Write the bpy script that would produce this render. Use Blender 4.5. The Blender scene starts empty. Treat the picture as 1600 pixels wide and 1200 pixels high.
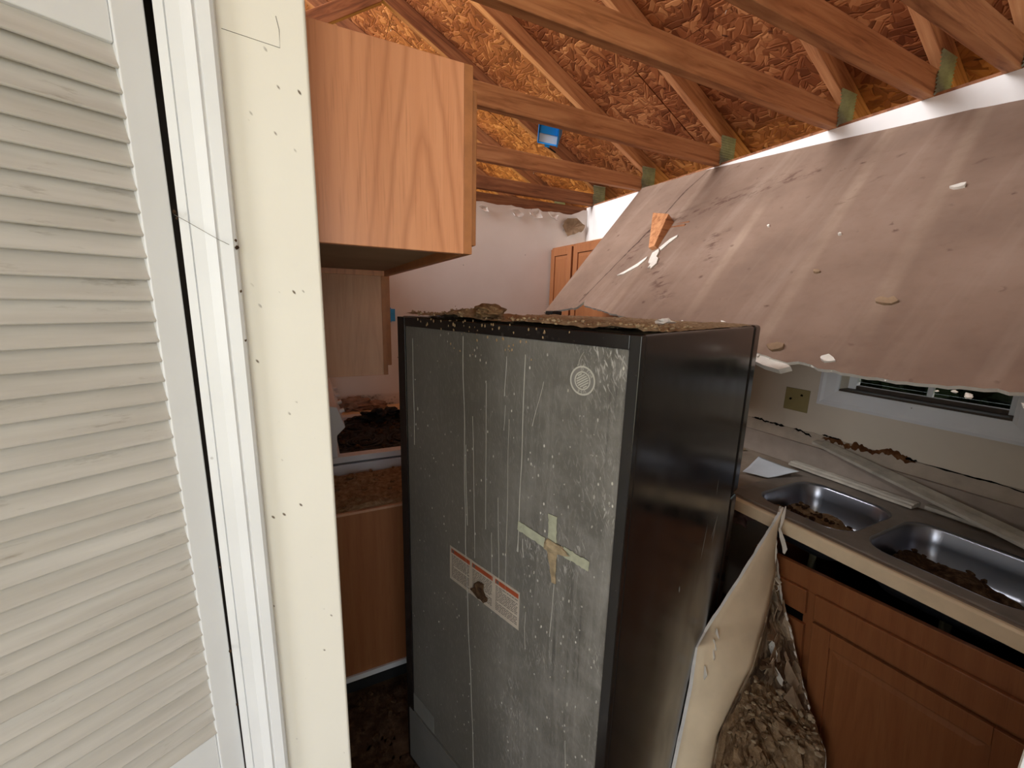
import bpy, bmesh, math, random
from mathutils import Vector, Matrix, noise
rnd = random.Random(7)
C = bpy.context.scene.collection
S = bpy.context.scene
rad = math.radians

# ------------------------------------------------------------------ camera
H = 1.655
cd = bpy.data.cameras.new('camera'); cam = bpy.data.objects.new('camera', cd); C.objects.link(cam)
yaw, pit, rol = rad(26.209), rad(11.174), rad(1.5836)
fw = Vector((math.sin(yaw)*math.cos(pit), math.cos(yaw)*math.cos(pit), -math.sin(pit)))
r0 = Vector((math.cos(yaw), -math.sin(yaw), 0)); u0 = r0.cross(fw)
r = r0*math.cos(rol) + u0*math.sin(rol); u = u0*math.cos(rol) - r0*math.sin(rol)
m = Matrix((r, u, -fw)).transposed().to_4x4(); m.translation = (0, 0, H)
cam.matrix_world = m
cd.sensor_width = 36; cd.lens = 640.8/1600*36; cd.clip_start = .02
S.camera = cam

# ------------------------------------------------------------------ world, daylight, exposure
S.view_settings.view_transform = 'Standard'; S.view_settings.look = 'None'
S.view_settings.gamma = 1; S.view_settings.use_curve_mapping = False
S.view_settings.exposure = 0.0
w = bpy.data.worlds.new('sky'); S.world = w; w.use_nodes = True
bg = w.node_tree.nodes['Background']; bg.inputs[0].default_value = (.92, .96, 1, 1); bg.inputs[1].default_value = 1.0

def area(name, loc, tgt, sx, sy, power, col=(1, 1, 1)):
    l = bpy.data.lights.new(name, 'AREA'); l.shape = 'RECTANGLE'; l.size = sx; l.size_y = sy
    l.energy = power; l.color = col
    o = bpy.data.objects.new(name, l); C.objects.link(o); o.location = loc
    o.rotation_euler = (Vector(tgt)-Vector(loc)).to_track_quat('-Z', 'Y').to_euler(); return o
area('daylight_rear_doorway', (-.7, -2.55, 1.35), (-.7, 0, 1.35), 1.9, 1.9, 38, (.86, .93, 1))
area('daylight_side_window', (-2.55, -.9, 1.75), (0, -.6, 1.6), 1.3, 1.0, 33, (.9, .95, 1))
area('added_attic_fill', (-3.0, 2.65, 4.35), (1.2, 2.6, 1.8), 2.0, 2.6, 720, (.97, .98, 1))  # added lamp at an unseen roof gap, brightens kitchen and attic
sun = bpy.data.lights.new('sun', 'SUN'); sun.energy = 12; sun.angle = rad(3); sun.color = (1, .93, .8)
so = bpy.data.objects.new('sun', sun); C.objects.link(so); so.rotation_euler = (0, rad(20), 0)

# ------------------------------------------------------------------ mesh helpers
class MB:
    def __init__(s): s.v = []; s.f = []; s.mi = []
    def add(s, vs, fs, mi=0):
        n = len(s.v); s.v += [tuple(q) for q in vs]; s.f += [tuple(i+n for i in q) for q in fs]; s.mi += [mi]*len(fs); return s
    def box(s, x0, x1, y0, y1, z0, z1, mi=0, M=None):
        vs = [Vector((x, y, z)) for z in (z0, z1) for y in (y0, y1) for x in (x0, x1)]
        if M: vs = [M @ q for q in vs]
        return s.add(vs, [(0, 2, 3, 1), (4, 5, 7, 6), (0, 1, 5, 4), (2, 6, 7, 3), (0, 4, 6, 2), (1, 3, 7, 5)], mi)
    def prism(s, poly, fn, a, b, mi=0):          # poly 2D, fn(p, t) -> 3D
        n = len(poly); vs = [fn(p, a) for p in poly] + [fn(p, b) for p in poly]
        fs = [tuple(range(n-1, -1, -1)), tuple(range(n, 2*n))] + [(i, (i+1) % n, n+(i+1) % n, n+i) for i in range(n)]
        return s.add(vs, fs, mi)
    def tube(s, pts, rr, k=8, mi=0):
        pts = [Vector(p) for p in pts]; vs = []; n = len(pts)
        if not hasattr(rr, '__len__'): rr = [rr]*n
        for i, p in enumerate(pts):
            t = (pts[min(i+1, n-1)]-pts[max(i-1, 0)]).normalized()
            a = t.cross(Vector((0, 0, 1)) if abs(t.z) < .9 else Vector((1, 0, 0))).normalized(); b = t.cross(a)
            vs += [p+rr[i]*(math.cos(2*math.pi*j/k)*a+math.sin(2*math.pi*j/k)*b) for j in range(k)]
        fs = [(i*k+j, i*k+(j+1) % k, (i+1)*k+(j+1) % k, (i+1)*k+j) for i in range(n-1) for j in range(k)]
        fs += [tuple(range(k-1, -1, -1)), tuple(range((n-1)*k, n*k))]
        return s.add(vs, fs, mi)
    def blob(s, c, rx, ry, rz, sub=1, amp=.25, sc=3., seed=0, mi=0, rot=0):
        bm = bmesh.new(); bmesh.ops.create_icosphere(bm, subdivisions=sub, radius=1)
        vs = []
        cr, sr = math.cos(rot), math.sin(rot)
        for q in bm.verts:
            d = 1+amp*noise.noise(q.co*sc+Vector((seed*3.1, seed*1.7, seed)))*2
            x, y, z = q.co.x*rx*d, q.co.y*ry*d, q.co.z*rz*d
            vs.append((c[0]+cr*x-sr*y, c[1]+sr*x+cr*y, c[2]+z))
        bm.verts.index_update(); fs = [tuple(q.index for q in f.verts) for f in bm.faces]; bm.free()
        return s.add(vs, fs, mi)
    def grid(s, nx, ny, fn, mi=0, close=False):
        vs = [fn(i/nx, j/ny) for j in range(ny+1) for i in range(nx+1)]
        fs = [(j*(nx+1)+i, j*(nx+1)+i+1, (j+1)*(nx+1)+i+1, (j+1)*(nx+1)+i) for j in range(ny) for i in range(nx)]
        return s.add(vs, fs, mi)

MW = {}                                           # world matrices of roots
def root(name, label=None, cat=None, loc=(0, 0, 0), rz=0, group=None, kind=None, M=None):
    o = bpy.data.objects.new(name, None); C.objects.link(o); o.empty_display_size = .1
    mm = M.copy() if M else Matrix.Translation(loc) @ Matrix.Rotation(rz, 4, 'Z')
    o.matrix_world = mm; MW[o.name] = mm
    return tag(o, label, cat, group, kind)
def tag(o, label=None, cat=None, group=None, kind=None):
    if label: o['label'] = label
    if cat: o['category'] = cat
    if group: o['group'] = group
    if kind: o['kind'] = kind
    return o
def obj(name, mb, mats, parent=None, bevel=0, smooth=False, local=False, label=None, kind=None, solid=0, seg=2):
    me = bpy.data.meshes.new(name)
    vs = mb.v
    base = Vector((0, 0, 0))
    if parent is not None and not local:
        inv = MW[parent.name].inverted(); vs = [inv @ Vector(q) for q in vs]
    me.from_pydata([tuple(q) for q in vs], [], mb.f)
    if not isinstance(mats, (list, tuple)): mats = [mats]
    for q in mats: me.materials.append(q)
    me.polygons.foreach_set('material_index', mb.mi)
    if smooth: me.polygons.foreach_set('use_smooth', [True]*len(me.polygons))
    me.update()
    o = bpy.data.objects.new(name, me); C.objects.link(o)
    if parent is not None: o.parent = parent; MW[o.name] = MW[parent.name]
    else: MW[o.name] = Matrix()
    if solid: q = o.modifiers.new('solid', 'SOLIDIFY'); q.thickness = solid; q.offset = -1
    if bevel:
        q = o.modifiers.new('bevel', 'BEVEL'); q.width = bevel; q.segments = seg; q.limit_method = 'ANGLE'; q.angle_limit = rad(40)
        me.polygons.foreach_set('use_smooth', [True]*len(me.polygons))
        q.harden_normals = True
    tag(o, label, kind=kind); return o
def struct(name, mb, mats, label=None, parent=None, **k):
    o = obj(name, mb, mats, parent, **k)
    if parent is None: o['kind'] = 'structure'
    if label: o['label'] = label
    return o

# ------------------------------------------------------------------ materials
def srgb(c): return tuple(((v/255)/12.92 if v/255 <= .04045 else ((v/255+.055)/1.055)**2.4) for v in c)+(1,)
class NT:
    def __init__(s, name, rough=.6, spec=.4, metal=0):
        s.m = bpy.data.materials.new(name); s.m.use_nodes = True; s.t = s.m.node_tree; s.n = s.t.nodes
        s.b = s.n['Principled BSDF']; s.b.inputs['Roughness'].default_value = rough
        s.b.inputs['Specular IOR Level'].default_value = spec; s.b.inputs['Metallic'].default_value = metal
        s.tc = s.n.new('ShaderNodeTexCoord')
    def L(s, a, b): s.t.links.new(a, b)
    def mapn(s, scale=(1, 1, 1), rot=(0, 0, 0), loc=(0, 0, 0), src=None):
        q = s.n.new('ShaderNodeMapping'); q.inputs['Scale'].default_value = scale; q.inputs['Rotation'].default_value = rot
        q.inputs['Location'].default_value = loc; s.L(src or s.tc.outputs['Object'], q.inputs[0]); return q.outputs[0]
    def rs(s, rot, scale, loc=(0, 0, 0), src=None): return s.mapn(scale, (0, 0, 0), loc, s.mapn((1, 1, 1), (0, 0, rot), src=src))
    def noise(s, vec, scale=5, detail=4, rough=.55, dist=0):
        q = s.n.new('ShaderNodeTexNoise'); q.inputs['Scale'].default_value = scale; q.inputs['Detail'].default_value = detail
        q.inputs['Roughness'].default_value = rough; q.inputs['Distortion'].default_value = dist; s.L(vec, q.inputs['Vector']); return q.outputs[0]
    def vor(s, vec, scale=5, feat='F1', out='Distance', rnd_=1):
        q = s.n.new('ShaderNodeTexVoronoi'); q.feature = feat; q.inputs['Scale'].default_value = scale
        q.inputs['Randomness'].default_value = rnd_; s.L(vec, q.inputs['Vector']); return q.outputs[out]
    def ramp(s, f, stops, interp='LINEAR'):
        q = s.n.new('ShaderNodeValToRGB'); q.color_ramp.interpolation = interp; e = q.color_ramp.elements
        stops = sorted(stops, key=lambda q: q[0])
        while len(e) < len(stops): e.new(1.)
        for el, (p, c) in zip(e, stops):
            el.position = p
            el.color = c if len(c) == 4 else srgb(c)
        s.L(f, q.inputs[0]); return q.outputs[0]
    def bw(s, f, a, b): return s.ramp(f, [(a, (0, 0, 0, 1)), (b, (1, 1, 1, 1))])
    def mix(s, f, a, b, mode='MIX'):
        q = s.n.new('ShaderNodeMix'); q.data_type = 'RGBA'; q.blend_type = mode
        for i, v in ((0, f), (6, a), (7, b)):
            if isinstance(v, (int, float)): q.inputs[i].default_value = v
            elif isinstance(v, tuple): q.inputs[i].default_value = v if len(v) == 4 else srgb(v)
            else: s.L(v, q.inputs[i])
        return q.outputs[2]
    def math(s, op, a, b=0., c=None):
        q = s.n.new('ShaderNodeMath'); q.operation = op
        for i, v in ((0, a), (1, b), (2, c)):
            if v is None: continue
            if isinstance(v, (int, float)): q.inputs[i].default_value = v
            else: s.L(v, q.inputs[i])
        return q.outputs[0]
    def xyz(s, vec=None):
        q = s.n.new('ShaderNodeSeparateXYZ'); s.L(vec or s.tc.outputs['Object'], q.inputs[0]); return q.outputs
    def bump(s, h, st=.3, d=.01, nrm=None):
        q = s.n.new('ShaderNodeBump'); q.inputs['Strength'].default_value = st; q.inputs['Distance'].default_value = d
        s.L(h, q.inputs['Height'])
        if nrm: s.L(nrm, q.inputs['Normal'])
        s.L(q.outputs[0], s.b.inputs['Normal']); return q.outputs[0]
    def col(s, c):
        if isinstance(c, tuple): s.b.inputs['Base Color'].default_value = c if len(c) == 4 else srgb(c)
        else: s.L(c, s.b.inputs['Base Color'])
        return s
    def rough(s, f): s.L(f, s.b.inputs['Roughness']); return s

def plain(name, c, rough=.6, spec=.4, metal=0, var=.12, sc=12, bump=.15, spots=None):
    t = NT(name, rough, spec, metal); v = t.mapn()
    n = t.noise(v, sc, 5); lo = tuple(x*(1-var) for x in srgb(c)[:3])+(1,); hi = tuple(min(1, x*(1+var)) for x in srgb(c)[:3])+(1,)
    k = t.ramp(n, [(.3, lo), (.7, hi)])
    if spots:
        sp = t.bw(t.vor(v, spots[0]), spots[1]*1.4, spots[1]); sn = t.bw(t.noise(v, spots[0]*.35, 2), .52, .6)
        k = t.mix(t.math('MULTIPLY', sp, sn), k, spots[2])
    t.col(k)
    if bump: t.bump(t.noise(v, sc*6, 3), bump, .004)
    return t.m

def m_oak(name, base, dark, light, axis='Y', rough=.35, cx=0., cz=0., dirt=0, dirtc=(150, 130, 110), ringamt=.16):
    """flat-sawn oak print: cathedral arches along Z; 'axis' is the face normal"""
    t = NT(name, rough, .45)
    p = t.xyz(t.mapn(loc=(-cx, -cx, -cz)))
    a = p[0] if axis == 'Y' else p[1]
    cmb = t.n.new('ShaderNodeCombineXYZ'); t.L(a, cmb.inputs[0]); t.L(p[2], cmb.inputs[1])
    v0 = cmb.outputs[0]
    wob = t.noise(t.mapn((3, 1.2, 1), src=v0), 4, 3)
    absx = t.math('ABSOLUTE', a)
    par = t.math('MULTIPLY', t.math('POWER', absx, 1.3), 15.)
    hgt = t.math('MULTIPLY', p[2], 1.0)
    f = t.math('ADD', t.math('ADD', par, hgt), t.math('MULTIPLY', wob, .16))
    ring = t.math('PINGPONG', t.math('MULTIPLY', f, 9.), 1.0)
    ringc = t.math('MULTIPLY', t.bw(ring, .55, 1.0), t.bw(t.math('ABSOLUTE', a), .16, .05))
    fine = t.noise(t.mapn((330, 9, 1), src=v0), 1, 3)
    mid = t.noise(t.mapn((38, 1.6, 1), src=v0), 1, 4)
    k = t.mix(t.bw(mid, .3, .75), base, light)
    k = t.mix(t.math('MULTIPLY', ringc, ringamt), k, dark)
    k = t.mix(t.math('MULTIPLY', t.bw(fine, .55, .8), .45), k, dark)
    if dirt:
        dn = t.bw(t.noise(t.mapn((3, 3, 3)), 2.2, 6), .5-dirt*.25, .75)
        k = t.mix(t.math('MULTIPLY', dn, dirt), k, dirtc)
    t.col(k); t.bump(fine, .12, .001); return t.m

def m_osb(name, tone=1.):
    t = NT(name, .75, .25)
    base = t.mapn()
    wv = t.n.new('ShaderNodeVectorMath'); wv.operation = 'ADD'
    nn = t.n.new('ShaderNodeTexNoise'); nn.inputs['Scale'].default_value = 7; nn.inputs['Detail'].default_value = 2; t.L(base, nn.inputs['Vector'])
    sc = t.n.new('ShaderNodeVectorMath'); sc.operation = 'SCALE'; sc.inputs[3].default_value = .05; t.L(nn.outputs['Color'], sc.inputs[0])
    t.L(base, wv.inputs[0]); t.L(sc.outputs[0], wv.inputs[1]); src = wv.outputs[0]
    cols = [(0, (112, 62, 32)), (.35, (134, 78, 44)), (.65, (154, 94, 56)), (1, (182, 124, 80))]
    lay = []; hts = []
    for i, (rot, s1, s2) in enumerate(((.15, 34, 9), (1.25, 30, 10), (2.2, 36, 10))):
        v = t.rs(rot, (s1, s2, 1), (i*3.3, i*1.9, 0), src)
        c = t.vor(v, 1, out='Color'); e = t.vor(v, 1, feat='DISTANCE_TO_EDGE')
        h = t.n.new('ShaderNodeSeparateColor'); t.L(c, h.inputs[0])
        lay.append(t.ramp(h.outputs[0], cols)); hts.append(t.math('ADD', t.math('MULTIPLY', h.outputs[1], .7), t.bw(e, 0, .12)))
    s1 = t.bw(t.noise(base, 16, 1), .5, .52); s2 = t.bw(t.noise(t.mapn(loc=(5, 2, 0)), 13, 1), .54, .56)
    k = t.mix(s2, t.mix(s1, lay[0], lay[1]), lay[2]); hh = t.mix(s2, t.mix(s1, hts[0], hts[1]), hts[2])
    pits = t.bw(t.vor(t.rs(.6, (30, 9, 1), src=src), 1), .16, .10)
    pm = t.bw(t.noise(base, 11, 1), .56, .6)
    k = t.mix(t.math('MULTIPLY', pits, pm), k, (84, 46, 28))
    k = t.mix(t.bw(t.noise(base, 2.2, 4), .42, .75), k, (196, 160, 138), 'MULTIPLY')
    if tone != 1: k = t.mix(1., k, (tone, tone, tone, 1), 'MULTIPLY')
    t.col(k); t.bump(hh, .5, .005); return t.m

def m_lumber(name, base, dark, light):
    t = NT(name, .75, .25); v = t.mapn((2.2, 34, 34))
    g = t.noise(v, 1.2, 5, .6, .6); st = t.noise(t.mapn((1.3, 4, 4)), 2.5, 4)
    k = t.ramp(g, [(.25, dark), (.5, base), (.78, light)])
    k = t.mix(t.math('MULTIPLY', t.bw(st, .52, .78), .75), k, dark)
    kn = t.bw(t.vor(t.mapn((2.6, 12, 12)), 1), .09, .03)
    k = t.mix(t.math('MULTIPLY', kn, .6), k, (70, 40, 24)); t.col(k); t.bump(g, .35, .003); return t.m

def m_sheet(name):                                 # attic face of the fallen ceiling board; local x along wall, y down slope
    t = NT(name, .9, .15); v = t.mapn(); p = t.xyz()
    n1 = t.noise(v, 2.2, 6); n2 = t.noise(v, 26, 4)
    k = t.ramp(n1, [(.28, (122, 101, 88)), (.5, (138, 115, 100)), (.72, (154, 131, 116))])
    strk = t.noise(t.mapn((5.5, .5, 1)), 1.6, 4)
    k = t.mix(t.math('MULTIPLY', t.bw(strk, .52, .75), .22), k, (205, 186, 168))
    for x0 in (.55, 1.02, 1.36, 1.62):            # pale lines where framing had covered the paper
        d = t.math('ABSOLUTE', t.math('SUBTRACT', p[0], t.math('ADD', x0, t.math('MULTIPLY', p[1], .12))))
        k = t.mix(t.math('MULTIPLY', t.math('MULTIPLY', t.bw(d, .03, .012), t.bw(n1, .35, .6)), .2), k, (206, 184, 160))
    lit = t.bw(t.noise(t.rs(.5, (9, 20, 1)), 1, 5, .6), .62, .70)
    msk = t.math('MULTIPLY', t.bw(t.noise(v, 2.4, 2), .5, .58), t.bw(p[1], .8, .25))
    k = t.mix(t.math('MULTIPLY', t.math('MULTIPLY', lit, msk), .8), k, (96, 72, 62))
    for (ax, ay, bx_, by, wd) in ((.50, .42, 1.16, .17, .075), (.44, .30, .50, .75, .05), (.95, .55, 1.02, .70, .05), (.70, .72, .95, .95, .06)):
        dx, dy = bx_-ax, by-ay; l2 = dx*dx+dy*dy
        px, py = t.math('SUBTRACT', p[0], ax), t.math('SUBTRACT', p[1], ay)
        tt = t.math('DIVIDE', t.math('ADD', t.math('MULTIPLY', px, dx), t.math('MULTIPLY', py, dy)), l2)
        q = t.n.new('ShaderNodeClamp'); t.L(tt, q.inputs[0]); tt = q.outputs[0]
        ex, ey = t.math('SUBTRACT', px, t.math('MULTIPLY', tt, dx)), t.math('SUBTRACT', py, t.math('MULTIPLY', tt, dy))
        dd = t.math('SQRT', t.math('ADD', t.math('MULTIPLY', ex, ex), t.math('MULTIPLY', ey, ey)))
        near = t.bw(dd, wd, wd*.2); bl = t.bw(t.noise(t.rs(.6, (14, 30, 1), (ax, 0, 0)), 1, 5, .65), .50, .60)
        k = t.mix(t.math('MULTIPLY', t.math('MULTIPLY', near, bl), .75), k, (98, 74, 64))
    spk = t.bw(t.vor(v, 13), .16, .05); k = t.mix(t.math('MULTIPLY', t.math('MULTIPLY', spk, t.bw(n2, .5, .55)), .7), k, (92, 70, 60))
    k = t.mix(t.math('MULTIPLY', t.bw(n2, .5, .85), .25), k, (112, 86, 68))
    t.col(k); t.bump(n2, .25, .004); return t.m

def m_fridge_back(name):                            # local x = 0 plane, y along width 0..0.76, z up
    t = NT(name, .42, .4); p = t.xyz()
    yz = t.n.new('ShaderNodeCombineXYZ'); t.L(p[1], yz.inputs[0]); t.L(p[2], yz.inputs[1]); v = yz.outputs[0]
    big = t.noise(v, 3.5, 5); k = t.ramp(big, [(.3, (92, 89, 83)), (.7, (108, 104, 97))])
    side = t.bw(p[1], .42, .05)
    run = t.noise(t.mapn((48, 2.6, 1), src=v), 1, 5, .6, 1.2)
    k = t.mix(t.math('MULTIPLY', t.math('MULTIPLY', t.bw(run, .5, .72), t.math('ADD', .10, t.math('MULTIPLY', side, .4))), .7), k, (156, 152, 144))
    dk = t.bw(t.noise(t.mapn((60, 1.6, 1), loc=(4, 0, 0), src=v), 1, 3), .6, .7)
    k = t.mix(t.math('MULTIPLY', dk, t.math('MULTIPLY', side, .5)), k, (52, 50, 48))
    scr = None
    for rot, s in ((.25, 1), (.55, 2), (-.15, 3)):
        q = t.bw(t.noise(t.rs(rot, (210, 30, 1), (s*2.2, s, 0), v), 1, 4, .6), .58, .66)
        scr = q if scr is None else t.math('MAXIMUM', scr, q)
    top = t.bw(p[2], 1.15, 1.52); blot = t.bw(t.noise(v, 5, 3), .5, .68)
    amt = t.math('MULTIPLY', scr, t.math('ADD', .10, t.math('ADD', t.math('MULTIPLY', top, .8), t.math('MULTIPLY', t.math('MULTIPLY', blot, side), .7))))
    k = t.mix(amt, k, (196, 192, 184))
    haze = t.math('MULTIPLY', t.math('MULTIPLY', t.bw(t.noise(v, 7, 6, .7), .46, .68), side), .6)
    k = t.mix(haze, k, (138, 134, 128))
    k = t.mix(t.math('MULTIPLY', t.math('MULTIPLY', top, t.bw(t.noise(v, 9, 6, .7), .3, .7)), .45), k, (150, 146, 138))  # paler towards the panel top, colour standing in for light from above
    spk = t.bw(t.vor(t.mapn((60, 34, 1), src=v), 1), .14, .08)
    k = t.mix(t.math('MULTIPLY', spk, t.bw(t.noise(v, 12, 2), .5, .6)), k, (206, 202, 190))
    t.col(k); t.bump(run, .06, .002); return t.m

def m_black(name):
    t = NT(name, .22, .5); v = t.mapn(); n = t.noise(v, 6, 5)
    k = t.ramp(n, [(.35, (20, 18, 18)), (.75, (34, 30, 28))])
    dust = t.bw(t.noise(v, 60, 4), .62, .8); k = t.mix(t.math('MULTIPLY', dust, .25), k, (110, 100, 92)); t.col(k)
    t.rough(t.ramp(t.noise(t.mapn((3, 3, 1.2)), 3, 4), [(.3, (.13,)*3+(1,)), (.7, (.26,)*3+(1,))])); return t.m

def m_dirt(name, cols, sc=40, bump=1.):
    t = NT(name, .95, .1); v = t.mapn(); n = t.noise(v, sc, 6, .7)
    t.col(t.ramp(n, [(.25, cols[0]), (.5, cols[1]), (.75, cols[2])])); t.bump(n, bump, .01); return t.m

def m_wall_back(name):
    t = NT(name, .8, .2); v = t.mapn(); p = t.xyz()
    k = t.ramp(t.noise(v, 2.5, 5), [(.3, (232, 222, 214)), (.7, (240, 232, 226))])
    low = t.bw(p[2], 1.28, .98); mold = t.bw(t.noise(v, 22, 6, .75), .5, .62)
    k = t.mix(t.math('MULTIPLY', t.math('MULTIPLY', mold, low), .85), k, (70, 60, 54))
    k = t.mix(t.math('MULTIPLY', t.bw(t.noise(v, 4, 4), .4, .7), t.math('MULTIPLY', low, .6)), k, (120, 100, 90))
    spk = t.bw(t.vor(v, 9), .035, .02); k = t.mix(spk, k, (110, 90, 80))
    t.col(k); t.bump(t.noise(v, 90, 3), .08, .003); return t.m

def m_cream(name):
    t = NT(name, .6, .3); v = t.mapn()
    k = t.ramp(t.noise(v, 3, 4), [(.3, (235, 229, 217)), (.7, (239, 234, 223))])
    sp = t.bw(t.vor(t.rs(0, (70, 70, 32), src=t.mapn((1, 1, 1), (0, .6, 0))), 1), .12, .06)
    k = t.mix(t.math('MULTIPLY', sp, t.bw(t.noise(v, 16, 2), .5, .56)), k, (112, 98, 82))
    t.col(k); t.bump(t.noise(v, 160, 3), .06, .002); return t.m

def m_slat(name):
    t = NT(name, .65, .3); v = t.mapn((1, 1, 1))
    oi = t.n.new('ShaderNodeObjectInfo'); ad = t.n.new('ShaderNodeVectorMath'); ad.operation = 'ADD'; t.L(t.tc.outputs['Object'], ad.inputs[0]); cx = t.n.new('ShaderNodeCombineXYZ'); rr = t.math('MULTIPLY', oi.outputs['Random'], 37.); t.L(rr, cx.inputs[0]); t.L(rr, cx.inputs[2]); t.L(cx.outputs[0], ad.inputs[1]); w_ = ad.outputs[0]
    n = t.noise(t.mapn((6, 30, 60), src=w_), 1, 5); k = t.ramp(n, [(.3, (190, 184, 177)), (.7, (212, 207, 201))])
    st = t.bw(t.noise(t.mapn((14, 40, 70), loc=(2, 0, 0), src=w_), 1, 6, .65), .60, .72)
    k = t.mix(t.math('MULTIPLY', st, .55), k, (128, 114, 98))
    k = t.mix(t.math('MULTIPLY', oi.outputs['Random'], .16), k, (168, 154, 134)); t.col(k); t.bump(n, .1, .002); return t.m

WHITE = plain('white_paint', (232, 232, 233), .4, .45, var=.03, sc=8, bump=.04, spots=(22, .045, (128, 118, 108)))
SLAT = m_slat('louver_paint'); CREAM = m_cream('cream_paint')
WOODEDGE = plain('raw_wood_edge', (196, 160, 118), .8)
OAK1 = m_oak('oak_side_panel', (208, 140, 98), (160, 94, 58), (222, 156, 114), 'Y', .34, .075, -.3, ringamt=.42)
OAK2 = m_oak('oak_side_dusty', (200, 148, 116), (156, 106, 78), (212, 164, 132), 'Y', .5, .1, .2, dirt=.22, dirtc=(150, 126, 110), ringamt=.15)
OAKX = m_oak('oak_front', (134, 80, 46), (98, 54, 30), (150, 96, 58), 'X', .4, 0, 0)
OAKD = m_oak('oak_front_dark', (112, 62, 32), (80, 40, 20), (126, 74, 40), 'X', .42, 0, 0)
OAKE = plain('oak_edge', (168, 108, 64), .45, var=.15, sc=30)
UNDER = plain('cabinet_underside', (150, 122, 98), .7, var=.15, sc=6)
OSB = m_osb('strand_board'); LUM = m_lumber('rough_lumber', (188, 130, 88), (124, 74, 46), (210, 156, 110))
LUMD = m_lumber('rough_lumber_dark', (138, 88, 58), (78, 46, 32), (166, 116, 80))
SHEET = m_sheet('board_attic_paper'); GYP = plain('gypsum_white', (226, 220, 210), .9, .1, var=.08, sc=30, bump=.5)
PAPERL = plain('torn_paper_light', (176, 156, 132), .9, .1, var=.25, sc=14, bump=.3)
PAPERBACK = plain('torn_board_paper', (150, 126, 102), .9, .1, var=.35, sc=14, bump=.5)
PLATE = plain('galvanised_plate', (150, 154, 134), .6, .4, .0, var=.25, sc=22)
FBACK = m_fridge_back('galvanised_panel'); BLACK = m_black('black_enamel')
DIRT = m_dirt('brown_dirt', ((104, 80, 58), (146, 120, 92), (184, 160, 130)))
TOPD = m_dirt('tan_dust', ((120, 98, 74), (164, 140, 110), (198, 174, 144)), 70)
DIRTD = m_dirt('dark_dirt', ((40, 28, 20), (74, 54, 38), (120, 96, 72)))
CLOD = m_dirt('clod_dirt', ((100, 76, 52), (138, 108, 78), (170, 140, 104)), 90, .9)
WBACK = m_wall_back('kitchen_paint_back'); WRIGHT = plain('kitchen_paint_right', (220, 208, 190), .75, .2, var=.06, sc=3, bump=.06, spots=(8, .05, (120, 104, 84)))
WTOP = plain('bare_board_strip', (226, 222, 220), .8, .2, var=.05, sc=5, bump=.1)
ROT = m_dirt('rotted_board', ((58, 34, 20), (98, 62, 36), (136, 96, 62)), 30)
VOID = plain('dark_void', (14, 10, 8), .95, .05, bump=0); CLOSHADE = plain('closet_shade', (70, 62, 56), .9)  # closet colour darkened to carry the shade of the unlit interior
STEEL = plain('stainless_steel', (150, 152, 160), .28, .5, .95, var=.12, sc=5, bump=.03)
COUNTER = plain('laminate_dusty', (150, 134, 118), .6, .3, var=.25, sc=9, bump=.2); CEDGE = plain('laminate_edge', (228, 206, 172), .5, .35, var=.1, sc=9)
TRIMG = plain('weathered_trim', (188, 180, 166), .75, .25, var=.2, sc=18); SASHSHADE = plain('shaded_sash', (74, 62, 52), .7, var=.3)  # sash colour darkened for the shade on sill and lower rail
ENAMEL = plain('white_enamel', (216, 216, 220), .3, .5, var=.06, sc=6, bump=.02)
BURN = plain('burnt_black', (24, 20, 18), .6, .3, var=.4, sc=30); COIL = plain('coil_iron', (40, 34, 30), .5, .4, .4)
BLUE = plain('blue_plastic', (34, 132, 200), .45, .4, var=.05); CARD = plain('white_paper', (222, 226, 232), .8, .2, var=.05, sc=10)
TAPE = plain('masking_tape', (160, 160, 138), .7, .2, var=.12, sc=60); TAPED = plain('soiled_tape', (150, 132, 104), .8, .2, var=.3, sc=60)
LBL = plain('label_paper', (166, 154, 140), .6, .3, var=.08, sc=20); ORANGE = plain('label_orange', (150, 68, 38), .6); INK = plain('label_ink', (92, 86, 80), .7)
SEALM = plain('seal_ink', (176, 172, 160), .6, .3); DRIP = plain('dried_drip', (156, 152, 143), .7, .2)
OLIVE = plain('olive_plastic', (150, 136, 92), .5, .3, var=.08); FLOORM = m_dirt('dirty_floor', ((50, 38, 30), (84, 66, 52), (116, 96, 78)), 7, .4)
DKGREY = plain('dark_rubber', (30, 30, 30), .7); GREYPL = plain('grey_cover', (104, 102, 98), .5, .3, var=.08)
GROUNDM = plain('grass_ground', (196, 184, 96), .95, .1, var=.3, sc=3); LEAFM = plain('dark_leaf', (9, 13, 7), .8, .0, var=.4)
t = NT('window_glass', .05, .5); t.col((200, 210, 205)); t.b.inputs['Transmission Weight'].default_value = 1; t.b.inputs['IOR'].default_value = 1.45; GLASS = t.m
WEB = plain('cobweb', (120, 112, 104), .9, bump=0)

# ================================================================== SETTING
XR, YB, YW = 2.11, 2.97, .62
M_ = MB().box(-2.7, 2.25, -2.7, 3.1, -.12, 0); struct('floor', M_, FLOORM)
M_ = MB().box(-20, 25, -15, 25, -.5, -.4); struct('ground', M_, GROUNDM)
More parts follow.
